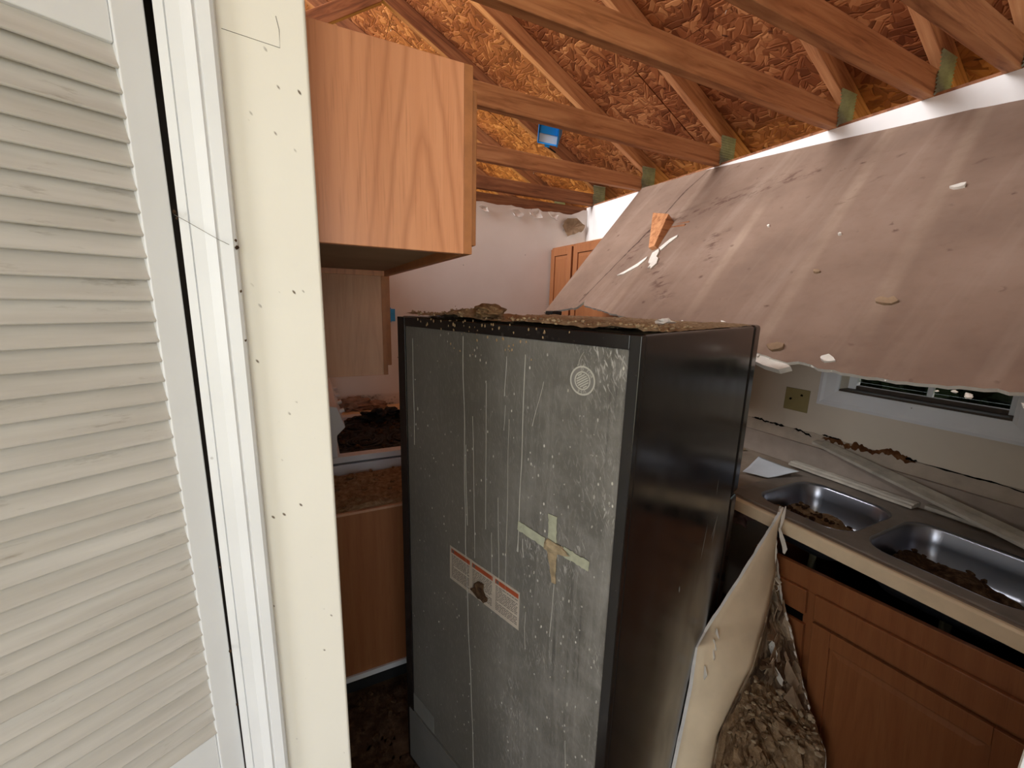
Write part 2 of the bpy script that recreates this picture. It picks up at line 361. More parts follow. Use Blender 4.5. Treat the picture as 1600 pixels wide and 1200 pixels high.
# back wall with a ragged top edge of the board
M_ = MB(); n = 60
top = [2.37+.012*noise.noise(Vector((i*.35, 0, 3)))+.012*noise.noise(Vector((i*1.3, 4, 3)))+(.05*max(0, (i/n-.93)/.07)) for i in range(n+1)]
xs = [-.2+i*(XR+.2)/n for i in range(n+1)]
for i in range(n):
    M_.add([(xs[i], YB, 0), (xs[i+1], YB, 0), (xs[i+1], YB, top[i+1]), (xs[i], YB, top[i]), (xs[i], YB+.11, 0), (xs[i+1], YB+.11, 0), (xs[i+1], YB+.11, top[i+1]), (xs[i], YB+.11, top[i])],
           [(0, 1, 2, 3), (7, 6, 5, 4), (3, 2, 6, 7)])
wb = struct('wall_back', M_, WBACK)
M_ = MB().box(-.2, 2.22, YB+.012, YB+.10, 2.352, 2.44); struct('top_plate', M_, LUMD, 'dark wooden top plate', wb)
def flap(pts, name, mat, parent, axis='Y', at=0, th=.002, lift=.02, label=None):
    pts = [tuple(Vector(pts[i]).lerp(Vector(pts[(i+1) % len(pts)]), f)+Vector((rnd.gauss(0, .004), rnd.gauss(0, .004)))) for i in range(len(pts)) for f in (0, .33, .66)]
    M_ = MB(); c = Vector((sum(p[0] for p in pts)/len(pts), sum(p[1] for p in pts)/len(pts)))
    vs = []; k = len(pts)
    for s in (0, th):
        for i, p in enumerate(pts+[tuple(c)]):
            d = at-s-(0 if i == k else lift*(.3+.7*rnd.random()))-.001
            vs.append((p[0], d, p[1]) if axis == 'Y' else (d, p[0], p[1]))
    fs = []
    for i in range(k):
        j = (i+1) % k; fs += [(i, j, k), (k+1+j, k+1+i, 2*k+1), (i, k+1+i, k+1+j, j)]
    M_.add(vs, fs); return obj(name, M_, mat, parent, label=label)
for pts in ([(1.86, 2.27), (1.90, 2.33), (2.0, 2.34), (2.08, 2.30), (2.05, 2.24), (1.98, 2.22), (1.92, 2.20)],
            [(1.40, 2.33), (1.47, 2.35), (1.52, 2.31), (1.46, 2.29)], [(1.56, 2.34), (1.64, 2.36), (1.68, 2.31), (1.60, 2.30)],
            [(1.14, 2.33), (1.20, 2.345), (1.22, 2.30)], [(1.72, 2.36), (1.82, 2.35), (1.80, 2.31)]):
    flap(pts, 'torn_paper', PAPERBACK if pts[0][0] == 1.86 else WBACK, wb, 'Y', YB, lift=.03)
# right wall with window opening
WY0, WY1, WZ0, WZ1 = .455, .970, 1.31, 2.12
M_ = MB()
for y0, y1, z0, z1 in ((0.08, WY0, 0, 2.18), (WY1, YB, 0, 2.18), (WY0, WY1, 0, WZ0), (WY0, WY1, WZ1, 2.18)): M_.box(XR, XR+.11, y0, y1, z0, z1)
wr = struct('wall_right', M_, WRIGHT)
M_ = MB().box(XR+.001, XR+.11, .08, YB+.11, 2.18, 2.44); struct('bare_top_strip', M_, WTOP, 'bare white board strip along the top of the wall', wr)
M_ = MB().box(XR+.004, XR+.12, -.1, YB+.11, 2.44, 2.452); struct('top_plate', M_, LUMD, 'dark wooden top plate', wr)
# stub wall to the left of the doorway and the wall to the right of it
M_ = MB().box(-.127, .0175, YW, .715, 0, 2.44); wc = struct('wall_closet', M_, CREAM, bevel=.004)
obj('pencil_line', MB().tube([(-.0695, .6199, 1.9475), (-.0125, .6199, 1.943), (-.0120, .6199, 1.962), (-.0145, .6199, 1.975)], .00035, 4), WEB, wc)
M_ = MB().box(-.115, -.055, .715, 3.08, 0, 2.44); wl = struct('wall_left', M_, WBACK)
M_ = MB().box(.62, XR+.1, -.04, .07, 0, 2.44); wn = struct('wall_near_right', M_, CREAM)
M_ = MB().box(-2.7, -2.6, -2.7, .72, 0, .9).box(-2.7, -2.6, -2.7, .72, 2.3, 2.44).box(-2.7, -2.6, -2.7, -1.6, .9, 2.3).box(-2.7, -2.6, -.2, .72, .9, 2.3); struct('wall_far_left', M_, CREAM)
M_ = MB().box(-2.6, -1.7, -2.7, -2.6, 0, 2.44).box(.3, 2.25, -2.7, -2.6, 0, 2.44).box(-1.7, .3, -2.7, -2.6, 2.3, 2.44).box(-1.7, .3, -2.7, -2.6, 0, .35); struct('wall_rear', M_, CREAM)
M_ = MB().box(2.11, 2.25, -2.7, -.04, 0, 2.44); struct('wall_rear_right', M_, CREAM)
M_ = MB().box(-2.6, -.46, .62, .72, 0, 2.44).box(-.46, -.127, .62, .72, 2.06, 2.44); struct('wall_closet_left', M_, CREAM)
M_ = MB().box(-.90, -.19, 1.2, 1.3, 0, 2.44).box(-1, -.9, .72, 1.3, 0, 2.44); struct('wall_closet_back', M_, CLOSHADE)
M_ = MB().box(-1.0, -.1, .72, 1.3, 2.44, 2.455); struct('closet_ceiling', M_, CLOSHADE)
M_ = MB().box(-.1265, -.1180, .73, 1.2, 0, 2.44); struct('wall_closet_side', M_, CLOSHADE)
M_ = MB().box(-2.7, 2.2, -2.7, -.05, 2.44, 2.455); struct('ceiling', M_, WTOP)

# casing beside the closet door
prof = [(-.1275, 0), (-.1275, -.008), (-.1185, -.010), (-.1175, -.0078), (-.1165, -.0115), (-.104, -.0125), (-.0985, -.0150), (-.0925, -.0178), (-.0905, -.0150), (-.0885, -.0165), (-.0765, -.0165), (-.0735, -.0130), (-.0735, 0)]
M_ = MB().prism(prof, lambda p, z: (p[0], YW+p[1], z), 0, 2.13); tr = struct('trim_1', M_, WHITE, 'white moulded door casing beside the louvered closet door')
M_ = MB().box(-.1275, -.1150, YW+.001, .715, 0, 2.06); struct('jamb', M_, WHITE, None, tr)
M_ = MB().tube([(-.1300, YW-.012, 1.742), (-.118, YW-.02, 1.735), (-.09, YW-.022, 1.718), (-.0735, YW-.012, 1.710)], .0003, 5); obj('cobweb_strand', M_, WEB, tr)
M_ = MB()
for k, (x, z, s) in enumerate(((-.129, 1.744, .003), (-.1275, 1.738, .002), (-.0730, 1.711, .0034), (-.0735, 1.719, .002), (-.0736, 1.60, .002), (-.0735, 1.66, .002), (-.1275, 1.30, .002), (-.128, 1.17, .003), (-.1275, 1.08, .0022))):
    M_.blob((x, YW-.016, z), s*.55, s*.5, s*.7, 2, .5, seed=k)
obj('debris_speck', M_, DIRTD, tr, kind='stuff')
M_ = MB().prism(prof, lambda p, z: (.62-.008-p[1]*.8-.012, .07+.02+p[0]+.05, z), 0, 2.1); struct('trim_2', M_, WHITE, 'white door casing at the right edge of the doorway')

# louvered bifold closet door
az = rad(61); D_ = Matrix.Translation((-.1382, YW-.004, 0)) @ Matrix.Rotation(math.atan2(-math.cos(az), -math.sin(az)), 4, 'Z') @ Matrix.Translation((0, 0, 1.45)) @ Matrix.Rotation(.006, 4, 'Y') @ Matrix.Translation((0, 0, -1.45))
dr = root('door_1', 'white louvered bifold closet door with dusty slats, folded partly open', None, kind='structure', M=D_)
def dpart(name, mb, mat, **k): return obj(name, mb, mat, dr, local=True, **k)
dpart('stile', MB().box(-.006, .0225, -.028, 0, .02, 2.03), WHITE, bevel=.002)
dpart('stile', MB().box(.272, .302, -.028, 0, .02, 2.03), WHITE, bevel=.002)
for z0, z1, nm in ((1.903, 2.03, 'top_rail'), (.945, 1.038, 'middle_rail'), (.02, .16, 'bottom_rail')):
    dpart(nm, MB().box(.0225, .272, -.026, -.003, z0, z1), WHITE, bevel=.0015)
sp = [(-.0022, -.0012), (.0004, .0006), (-.0110, .0270), (-.0165, .0290), (-.0185, .026)]
M_ = MB().prism(sp, lambda p, x: (x, p[0], p[1]), .0215, .273)
first = None
for zz, cnt in ((1.0405, 37), (.162, 33)):
    for i in range(cnt):
        if first is None: o = first = dpart('slat', M_, SLAT, bevel=.0012)
        else: o = first.copy(); C.objects.link(o); o.parent = dr
        o.location = (0, 0, zz+i*.02331); o.rotation_euler = (rnd.gauss(0, .012), rnd.gauss(0, .0022), 0)

# ---------------------------------------------------------------- roof: strand-board panels and trusses
SL = .51; th = math.atan(SL)
def zraf(x): return 2.575+SL*(2.11-x)
RX = -1.95                                           # ridge
ca, sa = math.cos(th), math.sin(th)
deck = root('roof_deck', 'strand board roof sheathing seen from below', None, kind='structure')
def zdeck(x): return zraf(x)+.102
rows = [2.75-i*1.21*ca for i in range(5)]
for side in (1, -1):
    for i in range(4):
        xa, xb = rows[i], max(rows[i+1], RX)
        if xb >= xa: continue
        y = -2.9-(1.2 if i % 2 else 0)
        while y < 6.0:
            y1 = min(y+2.435, 6.0); ya = max(y, -2.9)
            L = (xa-xb)/ca
            if side == -1 and y1 > .9 and ya < 4.8:       # panels left out of the unseen slope to admit the added light
                y += 2.44; continue
            o = obj('strand_board_panel', MB().box(0, L-.0025, 0, y1-ya-.0025, 0, .012), OSB, deck, local=True)
            X = Vector((-ca*side, 0, sa)); Yv = Vector((0, 1, 0))
            x0 = xa if side == 1 else 2*RX-xa
            if side == 1: mm = Matrix((X, Yv, X.cross(Yv)*-1)).transposed().to_4x4(); mm = Matrix((X, Yv, Vector((sa, 0, ca)))).transposed().to_4x4()
            else: mm = Matrix((X, Yv, Vector((-sa, 0, ca)))).transposed().to_4x4()
            mm.translation = Vector((x0, ya, zdeck(xa))); o.matrix_local = mm
            y += 2.44
M_ = MB().prism([(2.76, zdeck(2.76)+.0150), (RX, zdeck(RX)+.0150), (RX, zdeck(RX)+.022), (2.76, zdeck(2.76)+.022)], lambda p, y: (p[0], y, p[1]), -2.9, 6.0); obj('felt_light_block', M_, DKGREY, deck)  # unseen cover added over the panels to stop sun through the joints
M_ = MB()
for k in range(46):
    x, y = rnd.uniform(.2, 2.2), rnd.uniform(.5, 4.2); z = zdeck(x); a = Vector((-.45+rnd.gauss(0, .2), rnd.gauss(0, .2), -.89)).normalized(); l = rnd.uniform(.008, .017)
    M_.tube([(x, y, z+.002), Vector((x, y, z))+a*l], [.0017, .0010], 5)
obj('nail_points', M_, plain('bright_nail', (214, 206, 190), .35, .5, .5), deck, kind='stuff')
def beam(name, p0, p1, wid, dep, mat, parent, up=(0, 0, 1), label=None):
    """box of length |p1-p0|, its lower edge on p0-p1, thickness wid along Y"""
    p0, p1 = Vector(p0), Vector(p1); X = (p1-p0).normalized(); Yv = Vector((0, 1, 0)); Z = X.cross(Yv)
    if Z.z < 0: Z = -Z; 
    L = (p1-p0).length
    o = obj(name, MB().box(0, L, -wid/2, wid/2, 0, dep), mat, parent, local=True, label=label, bevel=.003)
    Yv = Z.cross(X)
    mm = Matrix((X, Yv, Z)).transposed().to_4x4(); mm.translation = p0
    o.matrix_local = MW[parent.name].inverted() @ mm; return o
order = ['nearest the camera at the upper right', 'second from the camera', 'third from the camera with the splintered lower beam', 'fourth from the camera, above the cabinet front', 'fifth from the camera, just behind the blue box', 'sixth, standing on the back wall', 'seventh, just beyond the back wall', 'eighth, in the attic beyond the back wall', 'ninth and last, far in the attic']
for k, Y in enumerate((.655, .865, 1.18, 1.757, 2.365, 2.91, 3.5, 4.1, 4.7)):
    tr_ = root('roof_truss', 'rough wooden roof truss, '+order[k], 'roof truss', (2.11, Y, 2.44), group='roof trusses over the kitchen')
    mt = LUM if k < 5 else LUMD
    mt2 = LUMD if k in (5,) else mt
    beam('bottom_chord', (-5.8, Y, 2.4405), (2.205, Y, 2.4405), .038, .089, mt2, tr_)
    beam('top_chord', (2.60, Y, zraf(2.60)), (RX, Y, zraf(RX)), .038, .089, mt, tr_)
    beam('top_chord', (2*RX-2.6, Y, zraf(2.60)), (RX, Y, zraf(RX)), .038, .089, mt, tr_)
    beam('web', (-.82, Y, 2.53), (.50, Y, zraf(.52)), .036, .085, LUMD, tr_)
    beam('web', (-.95, Y, 2.53), (-1.9, Y, zraf(-1.9)-.03), .036, .085, LUMD, tr_)
    # ridged metal heel plate on the camera side
    M_ = MB(); y0 = Y-.0195
    nr = 12
    def edge(z): return 2.100+.004*math.sin(z*420), min(2.215, 2.11+(2.575+.085-z)/SL)
    for i in range(nr):
        za, zb = 2.445+i*.0125, 2.445+(i+.65)*.0125; zc = 2.445+(i+1)*.0125
        xa, xb = edge(za)
        if xb-xa < .02: break
        M_.add([(xa, y0, za), (xb, y0, za), (xb, y0-.006, zb), (xa, y0-.006, zb), (xb, y0, zc), (xa, y0, zc)], [(0, 1, 2, 3), (3, 2, 4, 5)])
    obj('heel_plate', M_, PLATE, tr_, label='pale green ridged metal plate')

# ---------------------------------------------------------------- window on the right wall
wn1 = root('window_1', 'white cased window over the sink, dark outside', None, (XR, .71, 1.31), kind='structure')
cw = .074
cp = [(0, 0), (0, .010), (.012, .013), (.05, .016), (.062, .020), (cw, .018), (cw, 0)]
def casing(y0, y1, z0, z1, horiz):
    M_ = MB()
    if horiz:   # bottom/top board running in Y, mitred
        s = 1 if z1 > z0 else -1
        vs = []
        for e, (ya, sg) in enumerate(((y0, 1), (y1, -1))):
            for d, h in cp: vs.append((XR-h, ya-sg*d, z0+s*d))
        n = len(cp); M_.add(vs, [(i, (i+1) % n, n+(i+1) % n, n+i) for i in range(n)]+[tuple(range(n)), tuple(range(2*n-1, n-1, -1))])
    else:
        s = 1 if y1 > y0 else -1; vs = []
        for e, (za, sg) in enumerate(((z0, -1), (z1, 1))):
            for d, h in cp: vs.append((XR-h, y0+s*d, za+sg*d))
        n = len(cp); M_.add(vs, [(i, (i+1) % n, n+(i+1) % n, n+i) for i in range(n)]+[tuple(range(n)), tuple(range(2*n-1, n-1, -1))])
    return M_
obj('casing', casing(WY0, WY1, WZ0, WZ0-1, True), WHITE, wn1); obj('casing', casing(WY0, WY1, WZ1, WZ1+1, True), WHITE, wn1)
obj('casing', casing(WY1, WY1+1, WZ0, WZ1, False), WHITE, wn1); obj('casing', casing(WY0, WY0-1, WZ0, WZ1, False), WHITE, wn1)
obj('sill', MB().box(XR-.004, XR+.075, WY0, WY1, WZ0-.012, WZ0+.008), SASHSHADE, wn1)
for y0, y1, z0, z1 in ((WY0, WY0+.03, WZ0+.008, WZ1), (WY1-.03, WY1, WZ0+.008, WZ1), (WY0+.03, WY1-.03, WZ0+.008, WZ0+.024), (WY0+.03, WY1-.03, WZ1-.04, WZ1)):
    obj('sash', MB().box(XR+.068, XR+.098, y0, y1, z0, z1), SASHSHADE if z1 < 1.4 else WHITE, wn1)
ym = (WY0+WY1)/2
obj('muntin', MB().box(XR+.074, XR+.092, ym-.022, ym-.006, WZ0+.024, WZ1-.04), WHITE, wn1)
for z in (1.57, 1.83): obj('muntin', MB().box(XR+.074, XR+.092, WY0+.03, WY1-.03, z-.008, z+.008), WHITE, wn1)
obj('pane', MB().box(XR+.082, XR+.085, WY0+.03, WY1-.03, WZ0+.04, WZ1-.04), GLASS, wn1)
# torn band, crack and rot along the top of the backsplash: parts of the wall
M_ = MB(); k = 70
for i in range(k):
    ya, yb = .1+i*(YB-.1)/k, .1+(i+1)*(YB-.1)/k
    f = lambda y: 1.088+.005*noise.noise(Vector((y*9, 0, 7)))+.004*noise.noise(Vector((y*40, 2, 7)))
    M_.add([(XR-.004, ya, 1.02), (XR-.004, yb, 1.02), (XR-.004, yb, f(yb)), (XR-.004, ya, f(ya)), (XR, yb, f(yb)), (XR, ya, f(ya))], [(0, 3, 2, 1), (3, 5, 4, 2)])
obj('torn_board_strip', M_, plain('torn_strip', (182, 168, 152), .85, .15, var=.15, sc=12, bump=.3), wr)
def strip_patch(name, pts_top, pts_bot, mat, x):
    M_ = MB(); n = len(pts_top)
    M_.add([(x, p[0], p[1]) for p in pts_top]+[(x, p[0], p[1]) for p in pts_bot]+[(x+.004, p[0], p[1]) for p in pts_top]+[(x+.004, p[0], p[1]) for p in pts_bot],
           [(i, i+1, n+i+1, n+i) for i in range(n-1)]+[(i, 2*n+i, 2*n+i+1, i+1) for i in range(n-1)]+[(n+i+1, 3*n+i+1, 3*n+i, n+i) for i in range(n-1)])
    return obj(name, M_, mat, wr)
def wavy(y0, y1, z0, z1, amp, k, seed):
    t_, b_ = [], []
    for i in range(k+1):
        f = i/k; y = y0+(y1-y0)*f; z = z0+(z1-z0)*f+amp*1.3*noise.noise(Vector((y*14, seed, 1)))+amp*.8*noise.noise(Vector((y*60, seed, 2)))
        h = amp*(.4+abs(noise.noise(Vector((y*35, seed, 5))))*1.2+.5*noise.noise(Vector((y*110, seed, 6))))*min(1, 8*f+.05, 8*(1-f)+.05)
        t_.append((y, z+h)); b_.append((y, z-h))
    return t_, b_
strip_patch('crack', *wavy(1.345, 1.17, 1.088, 1.086, .007, 60, 1), VOID, XR-.0055)
strip_patch('crack', *wavy(1.13, 1.045, 1.084, 1.076, .007, 45, 2), VOID, XR-.0055)
strip_patch('rotted_patch', *wavy(1.005, .665, 1.078, 1.090, .017, 80, 3), ROT, XR-.0055)
strip_patch('crack', *wavy(1.003, .93, 1.094, 1.094, .005, 30, 4), VOID, XR-.0070)
strip_patch('crack', *wavy(.665, .10, 1.086, 1.084, .003, 40, 5), VOID, XR-.0060)
strip_patch('crack', *wavy(.70, .665, 1.088, 1.090, .008, 10, 8), VOID, XR-.0072)

# dark evergreen outside the window
M_ = MB()
for k in range(2600):
    c = Vector((3.45+rnd.uniform(-.3, .5), rnd.uniform(-2, 5), rnd.uniform(-.2, 1.42)))
    a = Vector((rnd.gauss(0, 1), rnd.gauss(0, 1), rnd.gauss(0, 1))).normalized(); b = a.cross(Vector((rnd.random(), rnd.random(), rnd.random()))).normalized()
    M_.add([c-a*.10, c+b*.05, c+a*.10, c-b*.05], [(0, 1, 2, 3)])
for k in range(120): M_.blob((3.8+rnd.uniform(-.15, .4), rnd.uniform(-2.5, 6.5), rnd.uniform(-.3, 1.08)), .4, .4, .4, 1, .3, seed=k)
tag(obj('evergreen_shrub', M_, LEAFM), 'dark evergreen shrub right outside the kitchen window', 'shrub', kind='stuff')

# ================================================================== CABINETS (left run)
def cabinet(name, label, x0, x1, y0, y1, z0, z1, side, front, facing=1, bottom=UNDER, door_gap=.012, doors=1, doormat=None, panel=True, group=None, cat='cabinet', frame=.016, dth=.018, dz=(.014, .014)):
    """wall cabinet; facing=+1 front looks to +X, -1 to -X"""
    t_ = root(name, label, cat, ((x0+x1)/2, (y0+y1)/2, z0), group=group)
    fx = x1 if facing == 1 else x0; s = facing
    def bx(n, xa, xb, *a, mat=front, **k): return obj(n, MB().box(min(xa, xb), max(xa, xb), *a), mat, t_, **k)
    bxs = (x0, fx-s*frame) if s == 1 else (fx+frame, x1)
    lo, hi = (x0, x1-frame) if s == 1 else (x0+frame, x1)
    obj('side_panel', MB().box(lo, hi, y0, y0+.014, z0, z1), side, t_, bevel=.001)
    obj('side_panel', MB().box(lo, hi, y1-.014, y1, z0, z1), side, t_, bevel=.001)
    obj('bottom_panel', MB().box(lo, hi, y0+.014, y1-.014, z0+.018, z0+.03), bottom, t_)
    obj('top_panel', MB().box(lo, hi, y0+.014, y1-.014, z1-.012, z1), bottom, t_)
    M_ = MB(); a, b = min(fx, fx-s*frame), max(fx, fx-s*frame)
    for ya, yb, za, zb in ((y0, y0+.038, z0, z1), (y1-.038, y1, z0, z1), (y0+.038, y1-.038, z1-.04, z1), (y0+.038, y1-.038, z0, z0+.038)): M_.box(a, b, ya, yb, za, zb)
    obj('face_frame', M_, front, t_, bevel=.001)
    w_ = (y1-y0-2*door_gap-(doors-1)*.006)/doors
    for i in range(doors):
        ya = y0+door_gap+i*(w_+.006); door(t_, fx, s, ya, ya+w_, z0+dz[0], z1-dz[1], doormat or front, dth)
    return t_
def door(t_, fx, s, ya, yb, za, zb, mat, dth=.018, st=.055, name='door', arch=False):
    M_ = MB(); q = lambda d: (min(fx+s*.0005, fx+s*d), max(fx+s*.0005, fx+s*d))
    a, b = q(dth)
    for y0, y1, z0, z1 in ((ya, ya+st, za, zb), (yb-st, yb, za, zb), (ya+st, yb-st, zb-st, zb), (ya+st, yb-st, za, za+st)): M_.box(a, b, y0, y1, z0, z1)
    d = obj(name, M_, mat, t_, bevel=.002); d0 = d
    a, b = q(dth*.45); M_ = MB().box(a, b, ya+st-.004, yb-st+.004, za+st-.004, zb-st+.004)
    # raised field
    r0, r1 = fx+s*dth*.45, fx+s*dth*.62; g = .008; h = .026
    if yb-ya > 2*(st+h) and zb-za > 2*(st+h):
        pts = [(ya+st+g, za+st+g), (yb-st-g, za+st+g), (yb-st-g, zb-st-g), (ya+st+g, zb-st-g)]; ins = [(ya+st+h, za+st+h), (yb-st-h, za+st+h), (yb-st-h, zb-st-h), (ya+st+h, zb-st-h)]
        M_.add([(r0, *p) for p in pts]+[(r1, *p) for p in ins], [(0, 1, 5, 4), (1, 2, 6, 5), (2, 3, 7, 6), (3, 0, 4, 7), (4, 5, 6, 7)])
    obj('door_panel', M_, mat, d); return d
cabinet('wall_cabinet', 'oak wall cabinet over the refrigerator space, its big grained side panel facing', -.055, .2675, .72, 1.60, 1.738, 2.037, OAK1, OAKE, door_gap=.006, doors=2, dth=.010, frame=.0155, dz=(.016, .034))
cabinet('wall_cabinet', 'dusty brown wall cabinet beyond the bigger one, hanging above the range', -.055, .258, 1.602, 1.96, 1.372, 2.036, OAK2, OAKE, doors=1, dth=.016, door_gap=.010, dz=(.035, .02))
# base cabinet without worktop, left run
bc = root('base_cabinet', 'brown base cabinet with no worktop beside the white range', 'cabinet', (.24, 1.78, 0))
obj('side_panel', MB().box(-.05, .53, 1.59, 1.604, .09, .826), m_oak('oak_base_side', (150, 92, 54), (112, 62, 34), (166, 108, 66), 'Y', .5, .2, .3), bc, bevel=.001)
obj('side_panel', MB().box(-.05, .53, 1.955, 1.969, .09, .826), OAKX, bc)
obj('top_panel', MB().box(-.05, .545, 1.588, 1.97, .826, .836), OAK2, bc)
obj('face_frame', MB().box(.53, .546, 1.59, 1.629, .09, .826).box(.53, .546, 1.93, 1.969, .09, .826).box(.53, .546, 1.629, 1.93, .79, .826).box(.53, .546, 1.629, 1.93, .09, .13), OAKX, bc)
door(bc, .546, 1, 1.60, 1.96, .10, .66, OAKX); obj('drawer', MB().box(.5465, .564, 1.60, 1.96, .67, .815), OAKX, bc, bevel=.003)
obj('kick_board', MB().box(-.05, .47, 1.60, 1.96, 0, .088), DKGREY, bc)
obj('shoe_strip', MB().box(-.05, .53, 1.580, 1.589, .072, .096), WHITE, bc, label='pale strip along the bottom of the side')
def heap(name, fn_h, x0, x1, y0, y1, z, mat, label, cat='dirt', nx=40, ny=40, clods=0, cs=(.004, .014), clodmat=None, parent=None, mask=None):
    M_ = MB(); P = {}
    def f(a, b):
        x, y = x0+(x1-x0)*a, y0+(y1-y0)*b; return (x, y, z+max(0, fn_h(x, y)))
    M_.grid(nx, ny, f)
    for k in range(clods):
        for _ in range(20):
            x, y = rnd.uniform(x0, x1), rnd.uniform(y0, y1); h = fn_h(x, y)
            if h > .002: break
        else: continue
        s = rnd.uniform(*cs)*(1 if rnd.random() < .9 else 1.6); M_.blob((x, y, z+max(0, h)+s*.3), s, s*rnd.uniform(.6, 1), s*rnd.uniform(.5, .8), 1, .35, seed=k, mi=1 if clodmat else 0, rot=rnd.random()*6)
    M_.f, M_.mi = zip(*[(q, i) for q, i in zip(M_.f, M_.mi) if len(q) == 3 or max(M_.v[j][2] for j in q) > z+1e-5])
    used = sorted({i for q in M_.f for i in q}); mp = {i: k for k, i in enumerate(used)}
    M_.v = [M_.v[i] for i in used]; M_.f = [tuple(mp[i] for i in q) for q in M_.f]; M_.mi = list(M_.mi)
    o = obj(name, M_, [mat, clodmat or mat], parent, smooth=False)
    if parent is None: tag(o, label, cat, kind='stuff')
    else: o['kind'] = 'stuff'
    return o
N = lambda x, y, s, o=0: noise.noise(Vector((x*s, y*s, o)))
heap('loose_dirt', lambda x, y: .012+.014*N(x, y, 9)+.006*N(x, y, 40)-.02*max(0, abs(y-1.78)-.16)/.03, -.04, .53, 1.60, 1.96, .836, DIRT, 'brown dirt covering the top of the base cabinet beside the range', clods=60, clodmat=CLOD)

# ================================================================== RANGE
rg = root('range_stove', 'white electric range with blackened coil burners at back left', 'stove', (.28, 2.35, 0))
obj('body', MB().box(-.04, .58, 1.976, 2.735, .05, .885), ENAMEL, rg, bevel=.004)
M_ = MB()
for xa, xb, ya, yb in ((-.04, .62, 1.974, 2.03), (-.04, .62, 2.68, 2.737), (.56, .62, 2.03, 2.68), (-.04, .09, 2.03, 2.68)): M_.box(xa, xb, ya, yb, .895, .925)
obj('cooktop_rim', M_, ENAMEL, rg, bevel=.003)
obj('cooktop_well', MB().box(.09, .56, 2.03, 2.68, .895, .905), BURN, rg, label='blackened cooktop')
bgp = [(-.04, .925), (.078, .925), (.080, 1.03), (.118, 1.068), (.086, 1.166), (.05, 1.172), (-.04, 1.172)]
obj('backguard', MB().prism(bgp, lambda p, y: (p[0], y, p[1]), 1.978, 2.735), ENAMEL, rg, bevel=.004, label='white backguard with slanted control panel')
for k in range(4):
    y = 2.08+k*.18; o = obj('control_knob', MB().tube([(.098, y, 1.118), (.122, y, 1.126)], [.012, .010], 14), ENAMEL, rg)
for bxx, byy, rr in ((.22, 2.20, .075), (.44, 2.20, .09), (.22, 2.50, .09), (.44, 2.50, .075)):
    M_ = MB(); ring = lambda R_, z: [(bxx+R_*math.cos(a*math.pi/14), byy+R_*math.sin(a*math.pi/14), z) for a in range(29)]
    M_.tube(ring(rr+.012, .909), .007, 6); d = obj('drip_pan', M_, COIL, rg, smooth=True)
    M_ = MB(); pts = [(bxx+(.02+(rr-.02)*a/90)*math.cos(a*.25), byy+(.02+(rr-.02)*a/90)*math.sin(a*.25), .917) for a in range(91)]
    M_.tube(pts, .0045, 5); obj('coil_burner', M_, COIL, rg, smooth=True)
obj('oven_door', MB().box(.581, .615, 1.99, 2.72, .25, .86), ENAMEL, rg, bevel=.006)
obj('oven_handle', MB().tube([(.65, 2.05, .80), (.65, 2.66, .80)], .011, 10), ENAMEL, rg); obj('storage_drawer', MB().box(.581, .61, 1.99, 2.72, .07, .235), ENAMEL, rg, bevel=.006)
heap('burnt_debris', lambda x, y: .01+.03*N(x, y, 11, 2)+.014*N(x, y, 38, 2), .095, .555, 2.035, 2.675, .905, BURN, 'black charred debris lying over the burners', 'debris', clods=50, cs=(.006, .02), clodmat=DIRTD)
M_ = MB().blob((.33, 2.56, .95), .09, .06, .035, 3, .5, 4, 3).blob((.42, 2.60, .945), .07, .05, .03, 3, .5, 4, 5)
tag(obj('charred_lump', M_, BURN), 'black charred heap at the back of the range', 'debris', kind='stuff')
# back counter beyond the range
ct = root('corner_counter', 'pale worktop in the corner beyond the range', 'worktop', (.8, 2.85, .0))
obj('worktop', MB().box(-.05, 1.485, 2.745, 2.965, .875, .915), CEDGE, ct, bevel=.004); obj('front_panel', MB().box(-.05, 1.46, 2.77, 2.79, 0, .875), OAKD, ct)
M_ = MB().blob((.22, 2.88, .95), .11, .05, .045, 3, .4, 3, 1).blob((.34, 2.89, .935), .10, .05, .03, 3, .4, 3, 2)
tag(obj('plaster_rubble', M_, plain('rubble', (150, 124, 108), .95, .1, var=.3, sc=20, bump=.5)), 'grey brown plaster rubble on the counter behind the range', 'rubble', kind='stuff')
# ================================================================== REFRIGERATOR
FR = Matrix.Translation((.49, .513, 0)) @ Matrix.Rotation(rad(20), 4, 'Z')
fr = root('refrigerator', 'tall black refrigerator turned round, grey back panel with label and tape', 'refrigerator', M=FR)
def fp(name, mb, mat, parent=fr, **k): return obj(name, mb, mat, parent, local=True, **k)
fp('cabinet_body', MB().box(.008, .665, 0, .76, .03, 1.61), BLACK, bevel=.008, seg=3)
M_ = MB()
for y0, y1, z0, z1 in ((0, .0215, .03, 1.608), (.722, .76, .03, 1.608), (.0215, .722, 1.583, 1.608)): M_.box(-.0035, .012, y0, y1, z0, z1)
fp('back_frame', M_, BLACK, bevel=.0015, label='black rim round the back panel')
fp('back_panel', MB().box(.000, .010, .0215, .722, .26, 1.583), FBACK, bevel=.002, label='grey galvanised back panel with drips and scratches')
fp('compressor_cover', MB().box(-.006, .010, .02, .745, .05, .258), GREYPL, bevel=.002)
M_ = MB().box(-.0008, .004, .605, .735, .262, .330); fp('paper_tag', M_, plain('tag', (120, 118, 112), .6), label='small pale tag low on the left')
for z0, z1, nm in ((.06, 1.085, 'fresh_food_door'), (1.095, 1.612, 'freezer_door')): fp(nm, MB().box(.674, .734, 0, .76, z0, z1), BLACK, bevel=.01, seg=3)
fp('gasket', MB().box(.665, .674, .01, .75, .06, 1.6), DKGREY)
